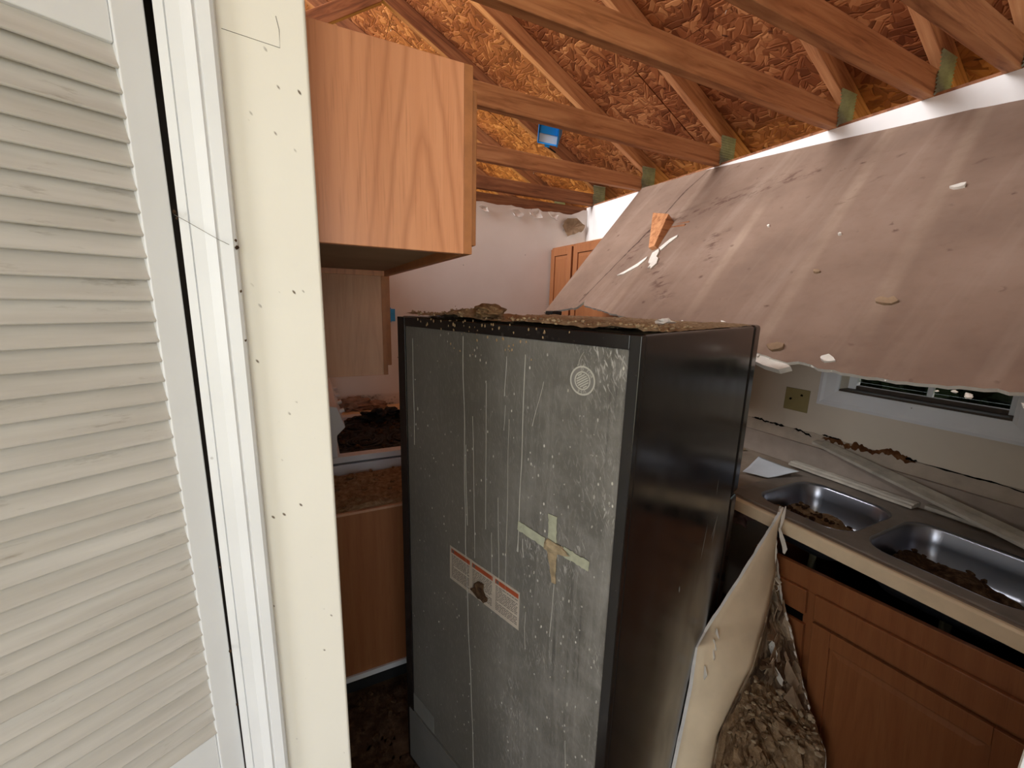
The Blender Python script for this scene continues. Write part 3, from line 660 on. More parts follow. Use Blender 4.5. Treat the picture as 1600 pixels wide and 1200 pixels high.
for z0, z1 in ((.55, 1.05), (1.13, 1.48)):
    fp('door_handle', MB().tube([(.735, .09, z0), (.775, .09, z0+.03), (.775, .09, z1-.03), (.735, .09, z1)], .012, 8), BLACK)
fp('hinge_cover', MB().box(.66, .72, .715, .755, 1.612, 1.628), DKGREY, bevel=.004)
for x, y in ((.06, .06), (.06, .70), (.60, .06), (.60, .70)): fp('foot', MB().tube([(x, y, 0), (x, y, .03)], .022, 10), DKGREY)
# tape cross
def tape(pts, mat, nm='tape_strip', w0=.011, w1=.011):
    M_ = MB(); a, b = Vector(pts[0]), Vector(pts[1]); d = (b-a).normalized(); nrm = Vector((-d.y, d.x)); n = 10; vs = []
    for i in range(n+1):
        f = i/n; p = a+(b-a)*f; ww = w0+(w1-w0)*f; j = .0015
        e = (d*rnd.uniform(-.003, .003) if i in (0, n) else Vector((0, 0)))
        for sg in (1, -1):
            q = p+nrm*sg*(ww+rnd.uniform(-j, j))+e; vs.append((-.0012-.0006*rnd.random(), q.x, q.y))
    fp(nm, MB().add(vs, [(2*i, 2*i+1, 2*i+3, 2*i+2) for i in range(n)]), mat, solid=.001)
tape([(.262, 1.157), (.185, 1.150)], TAPE); tape([(.165, 1.222), (.163, 1.15)], TAPE); tape([(.135, 1.153), (.072, 1.150)], TAPE)
tape([(.164, 1.145), (.153, 1.070)], TAPED, w0=.014, w1=.005)
M_ = MB().blob((-.003, .155, 1.152), .004, .034, .011, 2, .5, 3, 3); fp('crumpled_tape', M_, TAPED, label='crumpled soiled tape at the middle of the cross')
# printed warning label
lb = fp('warning_label', MB().box(-.0009, .001, .251, .517, .886, .988), LBL, label='white label with three columns of fine print under orange bars')
M_ = MB(); M2 = MB()
for c in range(3):
    y1 = .510-c*.0885; wd = .079
    M_.box(-.0013, -.0008, y1-wd, y1, .970, .982)
    M2.box(-.0016, -.0012, y1-.012, y1-.004, .972, .980); x = y1-.018
    for q in range(7):
        l = rnd.uniform(.004, .007)
        if x-l < y1-wd+.003: break
        x -= l+.002
    for ln in range(15):
        z = .9635-ln*.0047; y = y1-.002
        while y > y1-wd+.006:
            l = rnd.uniform(.004, .014); y0 = max(y1-wd+.002, y-l); M2.box(-.0012, -.0008, y0, y, z-.0010, z+.0010); y = y0-.0022
            if rnd.random() < .03: break
fp('heading_bar', M_, ORANGE, lb, kind='stuff'); fp('fine_print', M2, INK, lb, kind='stuff')
M_ = MB().blob((-.002, .395, .915), .0022, .022, .018, 2, .6, 4, 6).blob((-.002, .375, .903), .002, .014, .014, 2, .6, 4, 9); fp('dirt_smear', M_, DIRTD, lb)
# round seal
sl = fp('round_seal', MB().tube([(-.0004, .1125, 1.516), (.001, .1125, 1.516)], .0275, 40), plain('seal_grey', (118, 114, 108), .6), label='round pale seal with ring of capital letters')
M_ = MB()
for R_, wv in ((.0265, .0016), (.0165, .0013)):
    n = 48
    for i in range(n):
        a, b = 2*math.pi*i/n, 2*math.pi*(i+1)/n
        M_.add([(-.0009, .1125+q*math.cos(t_), 1.516+q*math.sin(t_)) for q, t_ in ((R_-wv, a), (R_+wv, a), (R_+wv, b), (R_-wv, b))], [(0, 1, 2, 3)])
for k in range(-3, 4):
    o_ = k*.0042; hl = math.sqrt(max(0, .0135**2-o_**2)); d = Vector((math.cos(.55+math.pi), math.sin(.55))); nn = Vector((-d.y, d.x)); c = Vector((.1125, 1.516))+nn*o_
    a, b = c-d*hl, c+d*hl; M_.add([(-.0009, *(a+nn*.0012)), (-.0009, *(a-nn*.0012)), (-.0009, *(b-nn*.0012)), (-.0009, *(b+nn*.0012))], [(0, 1, 2, 3)])
fp('seal_rings', M_, SEALM, sl)
def glyphs(txt, a0, step, R_, size):
    M_ = MB()
    for i, ch in enumerate(txt):
        if ch == ' ': continue
        cu = bpy.data.curves.new('t', 'FONT'); cu.body = ch; cu.size = size; cu.align_x = 'CENTER'; cu.align_y = 'CENTER'
        to = bpy.data.objects.new('t', cu); C.objects.link(to); bpy.context.view_layer.update()
        me = to.to_mesh(); a = a0-step*i               # clockwise as seen from behind the refrigerator (y grows to the left)
        vs = []
        for q in me.vertices:
            rr, tt = q.co.y+R_, q.co.x; vx = rr*math.cos(a)+tt*math.sin(a); vz = rr*math.sin(a)-tt*math.cos(a)
            vs.append((-.0010, .1125-vx, 1.516+vz))
        M_.add(vs, [tuple(p.vertices) for p in me.polygons]); to.to_mesh_clear(); bpy.data.objects.remove(to); bpy.data.curves.remove(cu)
    return M_
M_ = glyphs('D FOR', rad(95), rad(17), .0213, .0085); q = glyphs('USE', rad(-72), rad(19), .0213, .0085); M_.add(q.v, q.f)
fp('ring_lettering', M_, SEALM, sl, kind='stuff')
# dried drips
M_ = MB()
def drip(y0, z0, y1, z1, w_=.0011, drop=True, seed=0):
    n = max(8, int((z0-z1)/.02)); vs = []
    for i in range(n+1):
        f = i/n; y = y0+(y1-y0)*f+.004*noise.noise(Vector((f*n*.14, seed, 0)))
        ww = w_*(.7+.5*abs(noise.noise(Vector((f*n*.3, seed, 3)))))*(1.0 if not drop or f < .97 else 2.0)
        z = z0+(z1-z0)*f; vs += [(-.0006, y-ww, z), (-.0016, y, z), (-.0006, y+ww, z)]
    M_.add(vs, [q for i in range(n) for q in ((3*i, 3*i+1, 3*i+4, 3*i+3), (3*i+1, 3*i+2, 3*i+5, 3*i+4))])
drip(.463, 1.573, .448, .985, .0014, seed=1); drip(.447, .985, .402, .262, .0013, seed=2); drip(.258, 1.55, .262, 1.09, .0016, seed=3)
drip(.685, 1.55, .686, 1.237, .0011, seed=4); drip(.45, 1.30, .443, 1.08, .0008, seed=5); drip(.425, 1.38, .41, 1.0, .0006, False, 6)
drip(.377, 1.47, .372, 1.10, .0007, True, 7); drip(.313, 1.54, .317, 1.45, .0010, True, 8); drip(.313, 1.43, .316, 1.37, .0006, True, 9)
drip(.153, 1.065, .158, .93, .0012, False, 10); drip(.205, 1.50, .232, 1.40, .0008, True, 11); drip(.113, 1.57, .125, 1.543, .0008, True, 12)
drip(.247, 1.13, .243, 1.085, .001, True, 13); drip(.35, 1.1, .345, .93, .0005, False, 14); drip(.33, 1.2, .318, .95, .0005, False, 15); drip(.30, 1.4, .298, .95, .0005, False, 16)
drip(.10, .70, .085, .45, .0012, False, 17); drip(.23, .95, .228, .85, .0006, True, 18)
for k in range(110):
    y, z = (rnd.uniform(.03, .70), rnd.uniform(.35, 1.57)); s = rnd.uniform(.0007, .0022)
    if rnd.random() < .5: y = rnd.uniform(.03, .25); z = rnd.uniform(.8, 1.5)
    M_.blob((-.0004, y, z), .0012, s, s*rnd.uniform(1, 3), 1, .3, seed=k)
fp('dried_drips', M_, DRIP, kind='stuff', label='whitish dried drips and specks')
M_ = MB()                                              # scratches on the black side (plane y = 0)
for x0, z0, x1, z1, ww in ((.470, 1.085, .448, .985, .0016), (.552, 1.08, .520, 1.02, .004), (.545, 1.05, .530, 1.0, .003), (.515, 1.20, .512, 1.155, .0012), (.31, .98, .312, .96, .003)):
    n = 10; vs = []
    for i in range(n+1):
        f = i/n; g = math.sin(math.pi*f)*ww+.0002; x = x0+(x1-x0)*f+rnd.uniform(-.001, .001); z = z0+(z1-z0)*f
        vs += [(x-g, -.0006, z), (x+g, -.0006, z)]
    M_.add(vs, [(2*i, 2*i+1, 2*i+3, 2*i+2) for i in range(n)])
fp('paint_scratches', M_, DRIP, kind='stuff', label='pale scratches on the black side')
# dirt lying on top (own thing, authored in world coordinates through FR)
def topdirt():
    M_ = MB(); nx, ny = 46, 60
    def h(a, b):
        d = .0035+.007*N(a, b, 9, 3)+.005*N(a, b, 28, 3)+.004*N(a, b, 70, 4)
        d += .020*math.exp(-((b-.52)**2+(a-.06)**2)/.004)
        d += .006*math.exp(-(a-.03)**2/.002)*max(0, 1-b*.2)
        return max(-.002, d*min(1, (b+.002)/.02, (a+.003)/.02, (1.0-b)/.06, (1.0-a)/.05))-.0008
    def f(a, b):
        x, y = .012+.65*a, .006+.745*b; return FR @ Vector((x, y, 1.610+h(x, y)))
    M_.grid(nx, ny, f)
    for k in range(520):
        x = abs(rnd.gauss(.0, .12))+.010; y = rnd.uniform(.01, .75)
        if x > .64: continue
        s = rnd.uniform(.0015, .0052); p = FR @ Vector((x, y, 1.610+h(x, y)+s*.4)); M_.blob(p, s, s*.8, s*.7, 1, .35, seed=k, mi=1 if rnd.random() < .7 else 0, rot=rnd.random()*6)
    for k in range(60):                                 # crumbs that spilled over the back edge
        y = rnd.gauss(.40, .12); s = rnd.uniform(.0014, .0036); z = rnd.uniform(1.575, 1.612) if rnd.random() < .75 else rnd.uniform(1.53, 1.58)
        p = FR @ Vector((-.0045 if z > 1.583 else -.0010, y, z)); M_.blob(p, s*.5, s, s*1.2, 1, .3, seed=k, mi=1)
    tag(obj('loose_dirt', M_, [TOPD, m_dirt('tan_crumbs', ((128, 104, 78), (164, 138, 106), (196, 172, 140)), 80, .4)]), 'tan dirt and crumbs covering the top of the refrigerator', 'dirt', kind='stuff')
topdirt()
p = FR @ Vector((.05, .425, 1.634)); tag(obj('dirt_clod', MB().blob(p, .036, .044, .017, 4, .16, 2.2, 11), CLOD), 'large brown dirt clod on top of the refrigerator', 'dirt clod')
p = FR @ Vector((.30, .10, 1.622)); M_ = MB().blob(p, .017, .02, .007, 2, .4, 3, 4); tag(obj('plaster_chip', M_, GYP), 'white plaster chip lying on the refrigerator top', 'plaster chip')

# ================================================================== FALLEN CEILING BOARD
A = Vector((2.08, 2.313, 2.443)); U = Vector((.012, -.998, -.061)).normalized(); Vv = Vector((-.689, .036, -.724)); Vv = (Vv-U*Vv.dot(U)).normalized(); Nn = U.cross(Vv)
if Nn.z < 0: Nn = -Nn
SM = Matrix((U, Vv, Nn)).transposed().to_4x4(); SM.translation = A
fb = root('fallen_ceiling_board', 'big sagging ceiling board hanging from the right wall, brown dusty side up', 'ceiling board', M=SM)
up_ = [(0, 0), (.25, -.015), (.506, -.040), (.836, -.056), (1.153, -.052), (1.30, -.040), (1.46, -.030), (1.706, 0), (1.95, .02), (2.2, .03)]
lo_ = [(2.2, 1.11), (2.074, 1.126), (1.982, 1.138), (1.875, 1.159), (1.719, 1.165), (1.64, 1.155), (1.614, 1.167), (1.526, 1.154), (1.20, 1.125), (.864, 1.095), (.66, 1.074), (.456, 1.053), (.436, 1.035), (.435, 1.012), (.424, 1.042), (.410, 1.072), (.30, 1.105), (.147, 1.147)]
def poly_dense(pts, step=.02, amp=.004, seed=0, skip=()):
    out = []
    for i in range(len(pts)-1):
        a, b = Vector(pts[i]), Vector(pts[i+1]); n = max(1, int((b-a).length/step))
        for k in range(n):
            p = a+(b-a)*(k/n)
            if k: p += Vector((0, amp*noise.noise(Vector((p.x*45, p.y*45, seed)))*2))
            out.append(p)
    out.append(Vector(pts[-1])); return out
outl = poly_dense(up_, .03, .004, 1)+poly_dense(lo_, .018, .0045, 2)
def flat_board(pts, thick, nm, parent, mats, zf):
    """outline -> triangulated top with thickness; zf(x,y) lifts the board"""
    bm = bmesh.new(); vs = [bm.verts.new((p.x, p.y, 0)) for p in pts]; es = [bm.edges.new((vs[i], vs[(i+1) % len(vs)])) for i in range(len(vs))]
    bmesh.ops.triangle_fill(bm, use_beauty=True, use_dissolve=False, edges=es)
    for _ in range(2):
        inner = [e for e in bm.edges if len(e.link_faces) == 2 and e.calc_length() > .12]
        if inner: bmesh.ops.subdivide_edges(bm, edges=inner, cuts=1); bmesh.ops.triangulate(bm, faces=bm.faces[:])
    bm.normal_update()
    for f in bm.faces:
        if f.normal.z < 0: f.normal_flip()
    topf = bm.faces[:]; r_ = bmesh.ops.extrude_face_region(bm, geom=topf)
    newv = [g for g in r_['geom'] if isinstance(g, bmesh.types.BMVert)]; nv = set(newv)
    for v in bm.verts: v.co.z = zf(v.co.x, v.co.y)-(0 if v in nv else thick)
    for f in bm.faces:
        k = sum(v in nv for v in f.verts); f.material_index = 0 if k == len(f.verts) else (2 if k == 0 else 1)
    bmesh.ops.recalc_face_normals(bm, faces=bm.faces[:])
    me = bpy.data.meshes.new(nm); bm.to_mesh(me); bm.free()
    for q in mats: me.materials.append(q)
    o = bpy.data.objects.new(nm, me); C.objects.link(o); o.parent = parent; MW[o.name] = MW[parent.name]; return o
def zsheet(x, y): return .004*noise.noise(Vector((x*1.8, y*1.8, 2)))
flat_board([Vector((p[0], p[1])) for p in outl], .0127, 'board', fb, [SHEET, GYP, WTOP], zsheet)
# long crack with crumbled lips
M_ = MB(); ck = poly_dense([(.516, -.034), (.47, .147), (.467, .385), (.44, .591), (.414, .796), (.394, 1.035)], .016, 0, 0)
vs = []
for i, p in enumerate(ck):
    w_ = .0016+.0060*abs(noise.noise(Vector((i*.45, 2, 1)))); o_ = .006*noise.noise(Vector((i*.3, 9, 1)))
    vs += [(p.x+o_-w_, p.y, zsheet(p.x, p.y)+.0008), (p.x+o_+w_, p.y, zsheet(p.x, p.y)+.0008)]
M_.add(vs, [(2*i, 2*i+1, 2*i+3, 2*i+2) for i in range(len(ck)-1)]); obj('crack', M_, plain('crack_dark', (62, 44, 36), .9), fb, local=True, label='long dark crack near the left edge')
# torn flakes: pale lips, broken slot
def flake(nm, pts, mat, z=.003, th=.003, label=None):
    M_ = MB(); n = len(pts); M_.add([(p[0], p[1], zsheet(*p)+z+rnd.uniform(0, .006)) for p in pts]+[(p[0], p[1], zsheet(*p)-.001) for p in pts], [tuple(range(n))]+[(i, n+i, n+(i+1) % n, (i+1) % n) for i in range(n)])
    return obj(nm, M_, mat, fb, local=True, label=label)
flake('torn_edge', [(.517, .822), (.55, .79), (.60, .735), (.625, .68), (.635, .70), (.615, .75), (.56, .81)], GYP)
for pts in ([(.64, .655), (.665, .63), (.685, .65), (.70, .69), (.72, .70), (.735, .735), (.728, .775), (.712, .755), (.70, .765), (.695, .735), (.675, .73), (.66, .70)], [(.66, .62), (.69, .56), (.715, .53), (.72, .545), (.70, .59), (.685, .64)]): flake('torn_edge', pts, GYP, .005, label='white torn plaster by the wood block')
for (x, y, s, m_) in ((1.711, .412, .020, GYP), (1.74, .895, .024, PAPERBACK), (1.15, 1.075, .010, GYP), (1.551, 1.12, .030, PAPERBACK), (1.706, 1.132, .020, GYP), (1.50, .782, .012, PAPERBACK), (1.32, 1.05, .012, GYP), (1.30, 1.09, .010, GYP), (1.48, .60, .006, GYP), (1.18, .52, .006, GYP)):
    pts = [(x+s*rnd.uniform(.5, 1.2)*math.cos(a), y+s*rnd.uniform(.3, .8)*math.sin(a)) for a in [i*math.pi/4 for i in range(8)]]; flake('torn_flake', pts, m_, .006)
M_ = MB()
for k in range(26): # gypsum crumbs hanging on the lower edge
    x = rnd.uniform(1.5, 2.1); y = 1.155+rnd.uniform(-.004, .006)
    s = rnd.uniform(.003, .008); M_.blob((x, y, -.006), s, s*.8, s*.7, 1, .4, seed=k)
obj('edge_crumbs', M_, GYP, fb, local=True, kind='stuff')
M_ = MB().prism([(1.50, 1.175), (1.51, 1.150), (1.60, 1.160), (1.625, 1.172), (1.60, 1.192), (1.55, 1.188)], lambda p, z: (p[0], p[1], z), -.03, -.008); obj('gypsum_fragment', M_, GYP, fb, local=True, label='white gypsum fragment on the lower edge')
# wood block that pokes through the board
wbk = SM @ Vector((.50, .50, 0))
def ws(x, y, z): return SM @ Vector((x, y, z))
M_ = MB(); a = [(.405, .36), (.545, .395), (.60, .47), (.575, .62), (.53, .60)]
vs = [ws(.455, .385, -.03), ws(.60, .41, -.03), ws(.66, .62, -.03), ws(.63, .63, -.03)] + [ws(.425, .362, .045), ws(.585, .41, .055), ws(.635, .62, .022), ws(.605, .635, .022)]
M_.add(vs, [(3, 2, 1, 0), (4, 5, 6, 7), (0, 1, 5, 4), (1, 2, 6, 5), (2, 3, 7, 6), (3, 0, 4, 7)])
tag(obj('wood_block', M_, LUM, bevel=.003), 'broken orange wood block poking through the fallen ceiling board', 'wood block')

# ================================================================== CORNER WALL CABINETS (right wall)
cabinet('wall_cabinet', 'brown wall cabinet in the far corner against the back wall', 1.79, 2.105, 2.655, 2.965, 1.37, 2.095, OAK2, OAKX, facing=-1, doors=1, door_gap=.010, doormat=OAKX)
cabinet('wall_cabinet', 'brown two-door wall cabinet half hidden behind the fallen ceiling board', 1.79, 2.105, 1.62, 2.650, 1.37, 2.095, OAK2, OAKX, facing=-1, doors=2, door_gap=.010, doormat=OAKX)
# outlet boxes
def ebox(nm, M, label):
    t_ = root(nm, label, 'electrical box', M=M); M_ = MB(); w_, h_, d_, k = .033, .042, .05, .003
    M_.box(-w_, w_, -h_, h_, -d_, -d_+k)
    for a in ((-w_, -w_+k, -h_, h_), (w_-k, w_, -h_, h_), (-w_+k, w_-k, -h_, -h_+k), (-w_+k, w_-k, h_-k, h_)): M_.box(a[0], a[1], a[2], a[3], -d_+k, 0)
    obj('box', M_, BLUE, t_, local=True, bevel=.002)
    for s in (-1, 1): obj('screw_ear', MB().box(-.008, .008, min(s*.042, s*.05), max(s*.042, s*.05), -.006, -.001), BLUE, t_, local=True)
    return t_
M = Matrix.Translation((.500, 2.958, 1.550)) @ Matrix.Rotation(rad(90), 4, 'X')
e1 = ebox('electrical_box', M, 'bright blue electrical box on the back wall beside the cabinet'); obj('cover', MB().box(-.034, .034, -.042, .042, -.004, .004), plain('blue_cover', (60, 160, 226), .5), e1, local=True)
bd = Vector((.468, .812, .349)); bp = Vector((0, 0, H))+bd*2.33
zx = (-bd.normalized()*.8+Vector((-.25, .1, -.75))).normalized(); xx = zx.cross(Vector((.25, 0, 1))).normalized(); M = Matrix((xx, zx.cross(xx), zx)).transposed().to_4x4() @ Matrix.Scale(1.55, 4)
M.translation = bp
e2 = ebox('electrical_box', M, 'blue electrical box hanging open among the roof trusses')
obj('half_lid', MB().box(-.031, .031, -.040, .010, -.008, -.002), BLUE, e2, local=True, bevel=.003)
obj('inside_plate', MB().box(-.029, .029, .010, .039, -.014, -.006), CARD, e2, local=True, label='white lower half'); obj('nail_bracket', MB().box(-.036, -.033, -.03, .03, -.05, .02), BLUE, e2, local=True)
obj('hanging_wire', MB().tube([(0, .04, -.03), (.01, .08, -.05), (-.02, .11, -.07)], .003, 6), DKGREY, e2, local=True)

# ================================================================== SINK RUN
cr = root('countertop', 'cream edged dusty laminate countertop along the right wall', 'countertop', (1.8, 1.5, .87))
SX0, SX1, SY0, SY1 = 1.535, 2.03, .19, 1.005
def slab(nm, x0, x1, y0, y1): return MB().box(x0, x1, y0, y1, .875, .913)
M_ = MB()
for b in ((1.50, SX0, .075, 2.74), (SX1, 2.108, .075, 2.965), (SX0, SX1, .075, SY0), (SX0, SX1, SY1, 2.965)): M_.box(b[0], b[1], b[2], b[3], .875, .9145)
obj('worktop', M_, COUNTER, cr)
obj('front_edge', MB().prism([(1.484, .866), (1.502, .866), (1.502, .9150), (1.490, .9150), (1.484, .909)], lambda p, y: (p[0], y, p[1]), .075, 2.74), CEDGE, cr, bevel=.002, label='cream front edge')
obj('backsplash', MB().box(2.088, 2.1055, .075, 2.965, .9145, 1.03), plain('backsplash', (160, 146, 134), .6, .3, var=.15, sc=9), cr, bevel=.003)
# sink
sk = root('sink', 'double bowl stainless steel sink set into the countertop', 'sink', (1.78, .6, .915))
def rrect(x0, x1, y0, y1, r_, n=6):
    out = []
    for cx, cy, a0 in ((x1-r_, y1-r_, 0), (x0+r_, y1-r_, 90), (x0+r_, y0+r_, 180), (x1-r_, y0+r_, 270)):
        for i in range(n+1): a = rad(a0+90*i/n); out.append((cx+r_*math.cos(a), cy+r_*math.sin(a)))
    return out
bowls = ((1.565, 1.945, .625, .955), (1.565, 1.945, .215, .590))
bm = bmesh.new()
loops = [rrect(1.515, 2.05, .165, 1.025, .04)]+[rrect(*b, .085) for b in bowls]; es = []
for lp in loops:
    vs = [bm.verts.new((x, y, .9215)) for x, y in lp]; es += [bm.edges.new((vs[i], vs[(i+1) % len(vs)])) for i in range(len(vs))]
bmesh.ops.triangle_fill(bm, use_beauty=True, edges=es)
bm.normal_update()
for f in bm.faces:
    if f.normal.z < 0: f.normal_flip()
me = bpy.data.meshes.new('rim'); bm.to_mesh(me); RIMM = plain('dusty_steel', (136, 124, 114), .5, .4, .25, var=.25, sc=9, bump=.1); bm.free()
o = bpy.data.objects.new('rim', me); C.objects.link(o); o.parent = sk; o.matrix_local = MW[sk.name].inverted(); me.materials.append(RIMM)
q = o.modifiers.new('solid', 'SOLIDIFY'); q.thickness = .006; q.offset = -1
for b in bowls:
    M_ = MB(); prof_ = [(0, 0, .085), (.006, -.010, .082), (.014, -.06, .078), (.024, -.120, .070), (.045, -.145, .055), (.09, -.154, .04), (.15, -.158, .015)]
    n = 28; vs = []
    for ins, dz_, r_ in prof_: vs += [(x, y, .9215+dz_) for x, y in rrect(b[0]+ins, b[1]-ins, b[2]+ins, b[3]-ins, max(.012, r_))]
    fs = [(i*n+j, (i+1)*n+j, (i+1)*n+(j+1) % n, i*n+(j+1) % n) for i in range(len(prof_)-1) for j in range(n)]+[tuple(range((len(prof_)-1)*n, len(prof_)*n))]
    M_.add(vs, fs); bw_ = obj('bowl', M_, STEEL, sk, smooth=True, solid=.002)
    cx, cy = (b[0]+b[1])/2, (b[2]+b[3])/2; obj('drain', MB().tube([(cx, cy, .764), (cx, cy, .768)], .04, 20), DKGREY, bw_)
obj('drain_pipe', MB().tube([(1.75, .79, .755), (1.75, .79, .62), (1.75, .60, .58), (1.75, .40, .62), (1.75, .40, .755)], .02, 8), plain('pipe', (150, 145, 120), .5), sk, smooth=True)
heap('sink_debris', lambda x, y: .098-.8*max(0, (x-1.80))-.25*max(0,.80-y)+.03*N(x, y, 10, 5)+.01*N(x, y, 45, 5)-.3*max(0, abs(y-.79)-.10), 1.62, 1.90, .665, .915, .768, DIRT, 'brown debris lying in the far bowl of the sink', 'debris', clods=90, cs=(.004, .012), clodmat=DIRTD)
heap('sink_debris', lambda x, y: .092-.8*max(0, (x-1.80))-.35*max(0, .36-y)+.02*N(x, y, 14, 8)+.008*N(x, y, 45, 8)-.3*max(0, abs(y-.40)-.12), 1.62, 1.90, .255, .55, .768, DIRTD, 'dark wet sludge lying in the near bowl of the sink', 'debris', clods=50, cs=(.004, .012), clodmat=DIRTD)
M_ = MB().prism([(1.60, .70), (1.615, .69), (1.63, .78), (1.615, .80)], lambda p, z: (p[0]+.02, p[1]+.01, z), .792, .806); tag(obj('plaster_chip', M_, GYP), 'pale plaster strip in the far sink bowl', 'plaster chip')
M_ = MB().prism([(1.73, .40), (1.745, .39), (1.75, .33), (1.735, .32)], lambda p, z: (p[0], p[1], z), .80, .813); tag(obj('plaster_chip', M_, GYP), 'pale plaster strip in the near sink bowl', 'plaster chip')
# weathered boards lying over sink and backsplash
def stick(nm, p0, p1, w_, t_, label, cat, roll=0, prof_=None, mat=TRIMG, group=None):
    p0, p1 = Vector(p0), Vector(p1); X = (p1-p0).normalized(); Z = Vector((0, 0, 1)); Yv = Z.cross(X).normalized(); Z = X.cross(Yv)
    R_ = Matrix.Rotation(roll, 3, X); Yv = R_ @ Yv; Z = R_ @ Z
    M_ = MB(); pf = prof_ or [(-w_/2, 0), (w_/2, 0), (w_/2, t_), (-w_/2, t_)]; n = 14
    L = (p1-p0).length; vs = []
    for i in range(n+1): vs += [p0+X*(L*i/n)+Yv*a+Z*(b+.0015*noise.noise(Vector((i*.4, a*30, 0)))) for a, b in pf]
    k = len(pf); M_.add(vs, [(i*k+j, i*k+(j+1) % k, (i+1)*k+(j+1) % k, (i+1)*k+j) for i in range(n) for j in range(k)]+[tuple(range(k-1, -1, -1)), tuple(range(n*k, (n+1)*k))])
    return tag(obj(nm, M_, mat), label, cat, group)
ridg = [(-.032, 0), (.032, 0), (.032, .012), (.020, .016), (.014, .012), (.004, .018), (-.006, .014), (-.016, .018), (-.022, .012), (-.032, .010)]
stick('trim_board', (2.062, 1.085, .927), (2.045, .62, .927), .064, .018, 'short ridged grey trim board lying along the backsplash', 'board', prof_=ridg)
stick('trim_board', (2.080, 1.015, 1.055), (1.930, .16, .930), .034, .012, 'long weathered board slanting down over the sink, lower one', 'board', roll=.2)
stick('trim_board', (2.085, .990, 1.058), (1.985, .16, .932), .040, .010, 'long weathered board slanting down over the sink, upper one', 'board', roll=.35)
stick('trim_board', (2.07, .60, .932), (2.055, .12, .932), .022, .012, 'thin grey stick at the foot of the backsplash', 'board', roll=.1)
# papers, rubble by the refrigerator
M_ = MB()
c4 = [(1.735, 1.115), (2.01, 1.22), (1.935, .985), (1.79, 1.03)]
def pap(a, b):
    p = (Vector(c4[0])*(1-a)+Vector(c4[1])*a)*(1-b)+(Vector(c4[3])*(1-a)+Vector(c4[2])*a)*b
    return (p.x, p.y, .9225+.010*abs(noise.noise(Vector((p.x*6, p.y*6, 1))))+.02*a*b)
M_.grid(14, 10, pap); tag(obj('paper_sheet', M_, CARD, solid=.001, smooth=True), 'crumpled white paper on the countertop beside the refrigerator', 'paper')
M_ = MB()
for k in range(60):
    s = rnd.uniform(.008, .03); M_.blob((rnd.uniform(1.55, 2.06), rnd.uniform(1.26, 1.9), .9165+s*.4), s, s*.8, s*.45, 1, .4, seed=k, rot=rnd.random()*6)
tag(obj('plaster_rubble', M_, plain('rubble_tan', (164, 142, 116), .95, .1, var=.4, sc=25, bump=.5)), 'plaster rubble scattered on the countertop beside the paper', 'rubble', kind='stuff')
M_ = MB().blob((1.62, 1.10, .80), .10, .13, .075, 3, .3, 2.5, 21); tag(obj('insulation_clump', M_, plain('pinkish_clump', (120, 92, 84), .95, .1, var=.3, sc=30, bump=.6)), 'dusty pinkish clump lodged under the countertop beside the refrigerator', 'insulation')
bc2 = root('base_cabinet', 'brown base cabinet under the far end of the countertop', 'cabinet', (1.8, 2.1, 0))
obj('carcass', MB().box(1.53, 2.10, 1.43, 2.74, .09, .872), OAKD, bc2); obj('kick_board', MB().box(1.58, 2.1, 1.44, 2.73, 0, .09), DKGREY, bc2)
for k in range(3): door(bc2, 1.53, -1, 1.44+k*.43, 1.44+k*.43+.42, .11, .68, OAKD); obj('drawer', MB().box(1.512, 1.5295, 1.44+k*.43, 1.44+k*.43+.42, .70, .85), OAKD, bc2, bevel=.003)
# sagging sink cabinet
SKM = Matrix.Translation((1.52, .42, 0)) @ Matrix.Rotation(rad(-4.2), 4, 'X')
sc_ = root('sink_cabinet', 'brown sagging sink cabinet with doors and open gap under the counter', 'cabinet', M=SKM)
def sp_(nm, b, mat=OAKX, **k):
    x0, x1, y0, y1, z0, z1 = b; return obj(nm, MB().box(x0-1.52, x1-1.52, y0-.42, y1-.42, z0, z1), mat, sc_, local=True, **k)
Y0, Y1, YS = .105, .815, .60
sp_('top_rail', (1.503, 1.522, Y0, Y1, .715, .792), bevel=.002); sp_('stile', (1.503, 1.522, YS-.02, YS+.03, .06, .715), bevel=.001); sp_('stile', (1.503, 1.522, Y1-.04, Y1, .06, .715)); sp_('stile', (1.503, 1.522, Y0, Y0+.03, .06, .715)); sp_('bottom_rail', (1.503, 1.522, Y0, Y1, .045, .10))
sp_('middle_rail', (1.504, 1.521, Y0+.03, YS-.02, .61, .65)); sp_('middle_rail', (1.504, 1.521, YS+.03, Y1-.04, .59, .625), VOID)  # black rail stands in for the shade of the open slot
sp_('side_panel', (1.522, 2.08, Y0, Y0+.015, .05, .79), OAKD); sp_('side_panel', (1.522, 2.08, Y1-.015, Y1, .05, .79), OAKD); sp_('floor_panel', (1.522, 2.08, Y0+.015, Y1-.015, .08, .095), OAKD); sp_('kick_board', (1.56, 1.58, Y0, Y1, .0, .07), DKGREY)
sp_('back_panel', (2.075, 2.085, Y0+.015, Y1-.015, .09, .79), VOID)  # black back stands in for the shaded interior behind the gap
sp_('false_front', (1.486, 1.5025, Y0+.012, YS-.008, .634, .722), bevel=.004); sp_('drawer_front', (1.486, 1.5025, YS+.018, Y1-.012, .632, .722), bevel=.004)
MWs = MW[sc_.name]
class _L: pass
def door_l(ya, yb, za, zb, mat):
    MW[sc_.name] = Matrix.Translation((1.52, .42, 0)); d = door(sc_, 1.503, -1, ya, yb, za, zb, mat, .017); MW[sc_.name] = MWs; return d
door_l(Y0+.012, YS-.008, .075, .622, OAKX); door_l(YS+.018, Y1-.012, .075, .595, OAKX)
